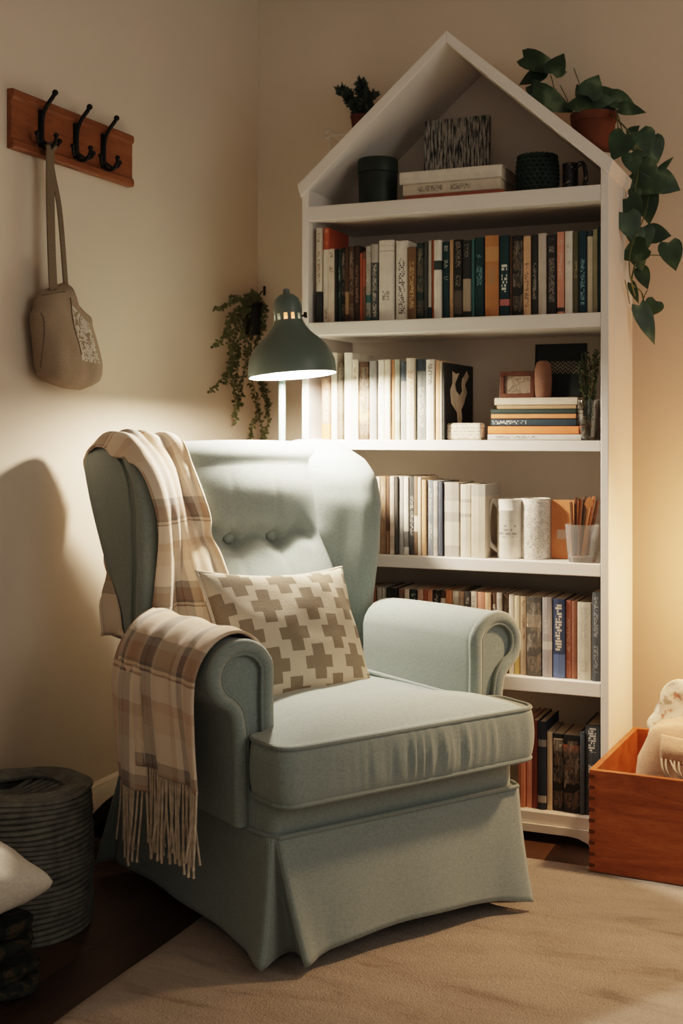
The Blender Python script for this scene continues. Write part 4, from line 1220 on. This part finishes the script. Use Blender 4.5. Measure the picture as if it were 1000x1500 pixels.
# trailing pothos
potc = onY(869, 190, 3.515)
pot = empty('trailing_pothos', (potc.x, 3.515, 1.825)); tag(pot, 'trailing heart-leaved plant in a terracotta pot above the roof right slope', 'potted plant')
PC = Vector((potc.x, 3.515, 1.825))
ptz = onY(869, 168, 3.515).z-PC.z
MB().lathe([(.001, 0), (.052, 0), (.055, .004), (.061, ptz-.024), (.064, ptz-.024), (.066, ptz), (.058, ptz), (.055, ptz-.015), (.001, ptz-.018)], 36).obj('pot', m_terra, pot)
lv, vn = MB(), MB()
rp = random.Random(5)
LV = [(140,105,200,90,-20),(95,170,130,70,200),(215,110,110,80,60),(237,152,45,30,10),(185,285,210,100,-25),(130,245,120,60,-40),(315,300,125,75,180),(385,215,110,90,60),(430,285,110,60,0),(440,250,90,70,20),(450,325,110,80,-80),(525,285,125,75,-20),(570,325,120,55,-10),(330,240,80,60,120),(510,500,130,100,-120),(580,425,60,40,40),(620,490,130,110,-70),(680,515,120,80,-75),(575,580,100,75,-80),(625,668,170,130,-150),(735,680,125,95,-25),(728,592,100,28,45),(575,800,120,90,-60),(645,790,150,85,-85),(560,880,130,95,-75),(700,920,100,80,-5),(632,940,110,80,-80),(580,1005,125,100,-160),(762,1022,130,85,-75),(605,1050,90,60,-70),(627,1130,100,55,-70),(582,1200,100,32,-70),(668,1275,80,70,-120),(642,1345,190,70,-65),(585,735,60,50,-90),(600,565,90,60,-50),(650,610,100,70,-60),(600,690,90,80,-100),(590,940,90,70,-80)]
m_lightleaf = None
for (zx, zy, ln, wd, ang) in LV:
    px_, py_ = 750+zx*.307, 60+zy*.307
    Y = 3.49+rp.uniform(-.05, .02) if zy < 430 else yfor(px_, 3.40+rp.uniform(-.05, .03), -.562)
    p = onY(px_, py_, Y); sc = .307*Y/FP*1.03
    ln_, wd_ = ln*sc, wd*sc
    ca = math.radians(ang); d = Vector((c_*math.cos(ca), s_*math.cos(ca)*.3, math.sin(ca)))
    nrm = Vector((rp.uniform(-.25, .25)+.2, -1, rp.uniform(-.1, .4)))
    heart_leaf(lv, p-PC-d.normalized()*ln_*.5, d, nrm, ln_*1.05, wd_*1.25, .14)
vine_pts = [(869,165),(893,168),(918,190),(930,215),(934,245),(930,280),(928,320),(934,355),(930,385),(925,415),(940,430),(945,470)]
def vpt(px_, py_):
    Y = 3.50 if px_ < 905 else yfor(px_, 3.41, -.560)
    return onY(px_, py_, Y)-PC
vn.tube(cr([vpt(*q) for q in vine_pts], 5), .0022, 6)
vn.tube(cr([vpt(*q) for q in [(872,165),(900,160),(915,200),(945,230),(948,300),(925,360),(922,400),(932,440)]], 5), .0017, 6)
for a, b in (((820,125),(835,160)),((813,130),(828,165)),((806,110),(812,135)),((930,380),(970,374)),((935,355),(965,340)),((950,250),(975,265)),((903,160),(905,190)),((840,100),(860,160)),((915,410),(922,445)),((948,425),(940,445))):
    q0, q1 = vpt(*a), vpt(*b); vn.tube([q0, (q0+q1)/2+Vector((0, 0, .006)), q1], .0015, 5)
lo_ = lv.obj('foliage', m_pothos, pot, auto=False, fix=False); vn.obj('vines', m_vine, pot)
M = Mat('painted_bracket', .5, .3); M.color(M.ramp(M.noise(6), [(.3, (.60, .55, .48)), (.7, (.66, .61, .53))])); m_brk = M.m
br = empty('wall_bracket', (PC.x, WALLY, PC.z)); tag(br, 'small white wall bracket holding the terracotta pot behind the bookshelf roof', 'bracket')
MB().lathe([(.001, -.012), (.062, -.012), (.062, -.0008), (.001, -.0008)], 32, (0, 3.515-WALLY, 0)).obj('plate', m_brk, br)
MB().box(-.012, .012, -.10, -.0005, -.016, -.012).box(-.012, .012, -.006, -.0005, -.07, -.012).obj('arm', m_brk, br, smooth=False)

# small plant on the white curled bracket, left of the roof
p = onY(524, 190, 3.515); 
sbk = empty('wall_bracket', (p.x, WALLY, 1.952)); tag(sbk, 'white curled wall bracket behind the left slope of the bookshelf roof', 'bracket')
MB().box(-.070, .07, -.15, -.0005, -.010, 0).obj('plate', m_brk, sbk, smooth=False, bevel=.002)
cl_ = MB(); e = onY(482, 196, 3.50); ex = e.x-p.x; ez = e.z-1.952
cl_.tube(cr([(-.07, -.11, -.005), (ex+.03, -.11, ez-.012), (ex+.012, -.11, ez+.004), (ex-.001, -.11, ez+.011), (ex-.014, -.11, ez+.002), (ex-.008, -.11, ez-.012), (ex+.004, -.11, ez-.008)], 5), .0045, 8)
cl_.tube([(ex+.004, -.11, ez-.008), (ex+.006, -.11, ez-.03), (ex+.006, -.11, ez-.055)], .004, 8)
cl_.obj('scroll', m_brk, sbk)
suc = empty('small_succulent', (p.x+.008, 3.515, 1.9526)); tag(suc, 'small bushy dark plant in a clay pot on the curled bracket', 'potted plant')
MB().lathe([(.001, 0), (.022, 0), (.029, .050), (.031, .052), (.031, .060), (.026, .060), (.001, .055)], 28).obj('pot', m_terra, suc)
m_suc = mottled('spruce_leaf', (.085, .11, .092), .4, 60, .8, .15)
sl = MB(); rq = random.Random(9)
for (ax, ay) in ((507, 140), (530, 122), (545, 140), (520, 155), (500, 133), (538, 150)):
    e = onY(ax, ay, 3.50+rq.uniform(-.015, .02))-Vector((p.x+.008, 3.515, 1.9526)); b0 = Vector((0, 0, .055)); P = cr([b0, (b0+e)*.5+Vector((0, 0, .004)), e], 12)
    sl.tube(P, .002, 5)
    for k, pt in enumerate(P[3:]):
        for q in range(9):
            d = Vector((rq.uniform(-1, 1), rq.uniform(-1, 1), rq.uniform(-.1, 1.2)))
            leafquad(sl, pt, d, Vector((rq.uniform(-1, 1), rq.uniform(-1, 1), .4)), rq.uniform(.020, .032), .011)
sl.obj('foliage', m_suc, suc, smooth=False, fix=False)

# hanging ivy in the corner
hp0 = onY(371, 468, 3.53)
ivy = empty('hanging_planter', (hp0.x, 3.53, hp0.z)); tag(ivy, 'small black planter with trailing vines hung in the room corner', 'potted plant')
HC = Vector((hp0.x, 3.53, hp0.z)); rr_ = .029
MB().lathe([(.001, -.050), (.025, -.050), (.027, -.046), (.030, .042), (.033, .044), (.033, .052), (.028, .052), (.026, .04), (.001, .038)], 30).obj('pot', m_iron, ivy)
hg_ = MB(); hg_.tube(cr([(0, .026, .04), (0, .045, .085), (0, .0745, .10)], 5), .0022, 6); hg_.tube([(0, .0790, .085), (0, .0790, .115)], .0045, 8); hg_.obj('hanger', m_iron, ivy)
m_ivy = mottled('ivy_leaf', (.125, .135, .062), .4, 50, .7, .2)
il, iv = MB(), MB(); ri = random.Random(21)
def ipt(px_, py_, j=0): return onY(px_, py_, min(yfor(px_, 3.53, -1.800), 3.53+max(0, j))+min(0, j))-HC
strands = [[(368,445),(345,440),(330,448),(317,452)],[(366,446),(345,455),(333,475),(328,495),(312,506)],[(364,450),(340,470),(336,500),(338,530),(325,555),(308,573)],[(366,450),(350,470),(342,510),(340,545),(345,580),(346,620)],[(370,450),(352,490),(346,530),(348,560),(350,590),(344,612)],[(375,448),(366,490),(364,530),(372,575),(380,610),(388,640),(378,648)],[(380,447),(385,480),(372,510),(376,550),(390,575),(393,605)],[(384,448),(384,478),(378,500),(380,540),(384,570),(396,595)],[(362,455),(358,480),(360,520),(356,560),(352,590)],[(380,450),(372,480),(366,540),(378,590),(370,625),(366,645)],[(360,445),(350,437),(340,433)],[(375,440),(372,428),(360,436)],[(380,442),(390,452),(388,480)],[(380,450),(378,520),(388,560),(392,620),(384,645)],[(360,450),(344,480),(352,520),(336,545),(330,560)],[(358,452),(340,462),(335,490),(345,515),(338,540)]]
for sidx, stp in enumerate(strands):
    j = .042 if sidx in (5, 6, 7, 9, 12, 13) else ri.uniform(-.03, .0)
    P = cr([ipt(a, b, j) for a, b in stp], 9); iv.tube(P, .0009, 5)
    for pt in P[1:]:
        for q in range(2):
            d = Vector((ri.uniform(-1, 1), ri.uniform(-1, .3), ri.uniform(-1, .6)))
            leafquad(il, pt+Vector((ri.uniform(-.003, .003), 0, ri.uniform(-.003, .003))), d, Vector((ri.uniform(-.6, .6), -1, ri.uniform(-.3, .8))), ri.uniform(.010, .017), ri.uniform(.007, .011))
for q in range(70):
    pt = Vector((ri.uniform(-.045, .028), ri.uniform(-.02, .02), .054+ri.uniform(.0, .020)))
    leafquad(il, pt, Vector((ri.uniform(-1, 1), ri.uniform(-1, 1), ri.uniform(-.2, 1))), Vector((ri.uniform(-.6, .6), -1, ri.uniform(0, .8))), .015, .010)
il.obj('foliage', m_ivy, ivy, smooth=False, fix=False); iv.obj('vines', m_vine, ivy)

# ================================================================== WOODEN BOX
BRZ = math.radians(-3.0)
bx = empty('wooden_crate', (-.596, 2.888, RUGZ*0+.0), BRZ); tag(bx, 'reddish wooden box with dovetail corners holding blankets beside the bookshelf', 'box')
BW, BD, BH, BT = .50, .46, .252, .014
Zb = RUGZ+.001
MB().box(0, BW, 0, BT, Zb, BH).obj('front_board', m_box, bx, smooth=False, bevel=.0015)
MB().box(0, BW, BD-BT, BD, Zb, BH).obj('back_board', m_box, bx, smooth=False, bevel=.0015)
for x0 in (0, BW-BT):
    sbb = MB(); sbb.box(x0, x0+BT, BT+.0003, BD-BT-.0003, Zb, BH); sbb.obj('side_board', m_box, bx, smooth=False, bevel=.001)
MB().box(BT, BW-BT, BT, BD-BT, Zb+.004, Zb+.014).obj('bottom_board', m_box, bx, smooth=False)
ND = 9
for k in range(ND):
    z0 = Zb+.012+(BH-Zb-.03)*k/(ND-1)-.002; 
    dj = MB(); dj.prism([(-.0006, z0), (.013, z0+.0018), (.013, z0+.0085), (-.0006, z0+.010)], -.0007, .006, 'y'); dj.obj('dovetail', m_boxdark, bx, smooth=False)
def bxw(x, y, z): 
    return Vector((-.596, 2.888, 0))+Matrix.Rotation(BRZ, 3, 'Z') @ Vector((x, y, z))
# tan blanket folded inside
m_tan = fabric('tan_wool', (.50, .30, .185), .12, 350, .5, .3, 20)
def slab_blob(W, D, H, ex=.28, nz=1, amp=.008, seed=0):
    mb = MB()
    def f(a, b):
        th = 2*pi*a; ph = pi*(b-.5)
        sg = lambda q, e: math.copysign(abs(q)**e, q)
        x = sg(math.cos(ph), ex)*sg(math.cos(th), ex); y = sg(math.cos(ph), ex)*sg(math.sin(th), ex); z = sg(math.sin(ph), ex)
        n = amp*noise.noise((x*1.8+seed, y*1.8, z*1.8))*2
        return (x*W/2+n, y*D/2+n, z*H/2+n*.8)
    mb.grid(f, 72, 40); return mb
tb_ = empty('folded_blanket', bxw(.26, .135, .198), BRZ); tag(tb_, 'tan woven blanket with pale fringe folded in the wooden box', 'blanket')
a = slab_blob(.35, .15, .300, .32, amp=.007, seed=2)
a.v = [(x+.02*z*0+.028*(z/.15)*(1 if x < 0 else -.3), y+.012*(z/.15), z-.010*(x/.17)) for x, y, z in a.v]
bd = a.obj('body', m_tan, tb_, auto=False, merge=.0004)
a = MB(); a.grid(lambda p, q: (-.105+.275*p, -.074-.016*math.sin(q*pi)-.004*math.sin(p*11)-.010*q, .140-.012*p-q*.060-.012*p), 30, 12)
fo = a.obj('fold', m_tan, tb_, auto=False); md = fo.modifiers.new('thick', 'SOLIDIFY'); md.thickness = .012
rf = random.Random(4)
m_palefr = mottled('pale_fringe', (.62, .50, .36), .15, 60, .95, .05)
for k in range(28):
    x0 = -.10+.265*k/27; z0 = .078-.022*k/27
    t = MB(); t.tube(cr([(x0, -.098, z0+.012), (x0+rf.uniform(0, .012), -.104, z0-.008), (x0+rf.uniform(.01, .03), -.100, z0-.030), (x0+rf.uniform(.015, .045), -.094, z0-.046)], 3), .0022, 6)
    t.obj('tassel', m_palefr, tb_)
# floral quilt behind
M = Mat('floral_quilt', .9, .1); n = M.noise(42, 3); n2 = M.noise(70, 2)
M.color(M.ramp(n, [(.36, (.42, .20, .12)), (.43, (.66, .56, .42)), (.60, (.68, .58, .45)), (.66, (.38, .30, .20))])); M.bump(M.noise(25, 3), .6, .01); m_floral = M.m
a = slab_blob(.34, .16, .34, .5, amp=.012, seed=8)
qo = a.obj('floral_cushion', m_floral, auto=False, merge=.0004); qo.location = bxw(.29, .356, .222); qo.rotation_euler = (0, math.radians(6), BRZ)
tag(qo, 'cream floral cushion sticking up at the back of the wooden box', 'cushion')
a = slab_blob(.26, .05, .16, .45, amp=.008, seed=12)
q2 = a.obj('floral_cloth', m_floral, auto=False, merge=.0004); q2.location = bxw(.235, .236, .328); q2.rotation_euler = (math.radians(-10), math.radians(22), BRZ)
tag(q2, 'cream floral cloth tucked between tan blanket and cushion in the box', 'cloth')

# ================================================================== ROPE POUF, CUSHION, TEXTILES bottom left
m_rope = mottled('grey_cotton_rope', (.150, .148, .128), .25, 40, .95, .08, .6, 220, .003)
pcx = onZ(35, 1352, 0); pcx = Vector((max(pcx.x, -1.655), pcx.y, 0))
pf = empty('rope_pouf', pcx); tag(pf, 'round grey rope-wound pouf standing by the left wall', 'pouf')
PR, PH = .140, .284
bdm = MB(); NRW = 26
for k in range(NRW):
    zq = .006+(PH-.012)*k/(NRW-1); rq_ = PR*(.955+.05*math.sin(pi*(.12+.8*k/(NRW-1))))
    pts = [(rq_*math.cos(t)+.0012*math.sin(t*7+k), rq_*math.sin(t)+.0012*math.sin(t*5+k*2), zq+.0022*math.sin(t*3+k*.7)) for t in [2*pi*i/72 for i in range(72)]]
    bdm.tube(pts, .0064, 6, closed=True)
bdm.lathe([(.001, .001), (PR*.94, .001), (PR*.97, PH*.5), (PR*.95, PH-.004)], 48)
bdm.obj('wound_side', m_rope, pf)
tpm = MB()
for k in range(8):
    rq_ = PR*(.97-.052*k); zq = PH+.004+.007*math.sin(pi*k/7)
    pts = [(rq_*math.cos(t)+.006*math.sin(t+k*.2), rq_*math.sin(t), zq+.002*math.sin(t*4+k)) for t in [2*pi*i/64 for i in range(64)]]
    tpm.tube(pts, .0062, 6, closed=True)
tpm.obj('top_coil', m_rope, pf)
crs = MB()
for k in range(9):
    off = -.075+.0185*k; hl = math.sqrt(max(.0004, .092**2-off**2))
    an = math.radians(62); dx, dy = math.cos(an), math.sin(an)
    crs.tube(cr([(off*dy-hl*dx, -off*dx-hl*dy, PH-.004), (off*dy, -off*dx, PH-.022), (off*dy+hl*dx, -off*dx+hl*dy, PH-.004)], 6), .0055, 6)
crs.lathe([(.001, PH-.036), (.1, PH-.034)], 32)
crs.obj('cross_strands', m_rope, pf)

# folded dark patterned textiles with an ivory cushion on top
M = Mat('dark_tapestry', .92, .08); n = M.noise(26, 4, dist=1); M.color(M.ramp(n, [(.40, (.016, .018, .015)), (.50, (.028, .032, .025)), (.57, (.075, .050, .028)), (.64, (.026, .034, .024)), (.72, (.055, .05, .042))])); M.bump(n, .5, .006); m_tap = M.m
tc = Vector((-1.580, 1.832, 0))
def folded(W, D, T, seed):
    mb = MB()
    for ly in range(2):
        a = slab_blob(W-.01*ly, D-.012*ly, T/2*1.02, .42, amp=.006, seed=seed+ly)
        mb.add([(x+.006*ly, y, z+T*(.26+.49*ly)) for x, y, z in a.v], a.f)
    return mb
z0 = .001
for i, (W, D, T, lab) in enumerate(((.30, .27, .062, 'dark patterned folded cloth lying on the floor under another cloth'), (.28, .25, .062, 'dark folded cloth with tan motifs directly under the ivory cushion'))):
    o = folded(W, D, T, 3+i*5).obj('folded_textile', m_tap, auto=False, merge=.0004); o.location = (tc.x-.006*i, tc.y+.004*i, z0+.002); o.rotation_euler = (0, 0, TH+math.radians(38+6*i))
    tag(o, lab, 'cloth', 'folded textiles on the floor'); z0 += T+.009
cp = pillow_mesh(.29, .29, .13, 'c', m_cushwhite, .07, 40)
co = cp.obj('ivory_cushion', m_cushwhite, merge=.0005, auto=False)
co.matrix_world = Matrix.Translation((tc.x+.005, tc.y-.005, z0+.064)) @ Matrix.Rotation(math.radians(4), 4, Vector((c_, s_, 0))) @ Matrix.Rotation(TH+math.radians(44), 4, 'Z') @ Matrix.Rotation(math.radians(-90), 4, 'X')
tag(co, 'plain ivory cushion lying on the folded cloths at the lower left', 'cushion')

# dark bundle added for the shaded rear corner of the chair skirt
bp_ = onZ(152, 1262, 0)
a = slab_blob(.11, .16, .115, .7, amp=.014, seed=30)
bo_ = a.obj('skirt_shade_standin', mottled('skirt_shade_black', (.010, .011, .011), .3, 20, .95, .05), auto=False, merge=.0004); bo_.location = (bp_.x-.02, bp_.y+.10, .061); bo_.rotation_euler = (0, 0, .5)
tag(bo_, 'added black bundle on the floor behind the chair left rear corner', 'standin')

# ================================================================== LIGHT
def lt(name, kind, loc, energy, col, **k):
    l = bpy.data.lights.new(name, kind); l.energy = energy; l.color = col
    for a, b in k.items(): setattr(l, a, b)
    o = bpy.data.objects.new(name, l); COL.objects.link(o); o.location = loc; return o
def aim(o, tgt):
    d = Vector(tgt)-o.location; o.rotation_euler = d.to_track_quat('-Z', 'Y').to_euler()
bulb_w = LO + (tilt @ Vector((0, 0, .030)))
lt('bulb_light', 'POINT', bulb_w, 76.0, (1, .84, .68), shadow_soft_size=.03)
w = lt('window_light', 'AREA', (1.9, 1.5, 1.95), 14, (1, .91, .80), shape='RECTANGLE', size=1.6, size_y=1.4); aim(w, (-1.8, 2.5, 1.35))
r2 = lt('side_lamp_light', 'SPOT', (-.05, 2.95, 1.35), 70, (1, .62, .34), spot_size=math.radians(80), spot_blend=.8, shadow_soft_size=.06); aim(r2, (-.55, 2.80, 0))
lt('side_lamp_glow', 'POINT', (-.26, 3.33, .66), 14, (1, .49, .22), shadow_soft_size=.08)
w3 = lt('room_fill', 'AREA', (.3, -.45, 1.35), 3, (1, .86, .70), shape='RECTANGLE', size=1.8, size_y=1.4); aim(w3, (-1.0, 3.1, .8))
W = bpy.data.worlds.new('room_ambience'); S.world = W; W.use_nodes = True
bg = W.node_tree.nodes['Background']; bg.inputs[0].default_value = (1, .94, .86, 1); bg.inputs[1].default_value = .20

# ================================================================== CAMERA
cam = bpy.data.cameras.new('camera'); co_ = bpy.data.objects.new('camera', cam); COL.objects.link(co_)
co_.location = (0, 0, CH); co_.rotation_euler = (pi/2, 0, TH)
cam.sensor_fit = 'HORIZONTAL'; cam.sensor_width = 36; cam.lens = 36*FP/1000; cam.shift_y = -(750-HY)/1000; cam.shift_x = 0
cam.clip_start = .05
cam.dof.use_dof = True; cam.dof.focus_distance = 2.75; cam.dof.aperture_fstop = 8
S.camera = co_
S.view_settings.view_transform = 'Filmic'
S.view_settings.look = 'Medium High Contrast'
S.view_settings.exposure = 0
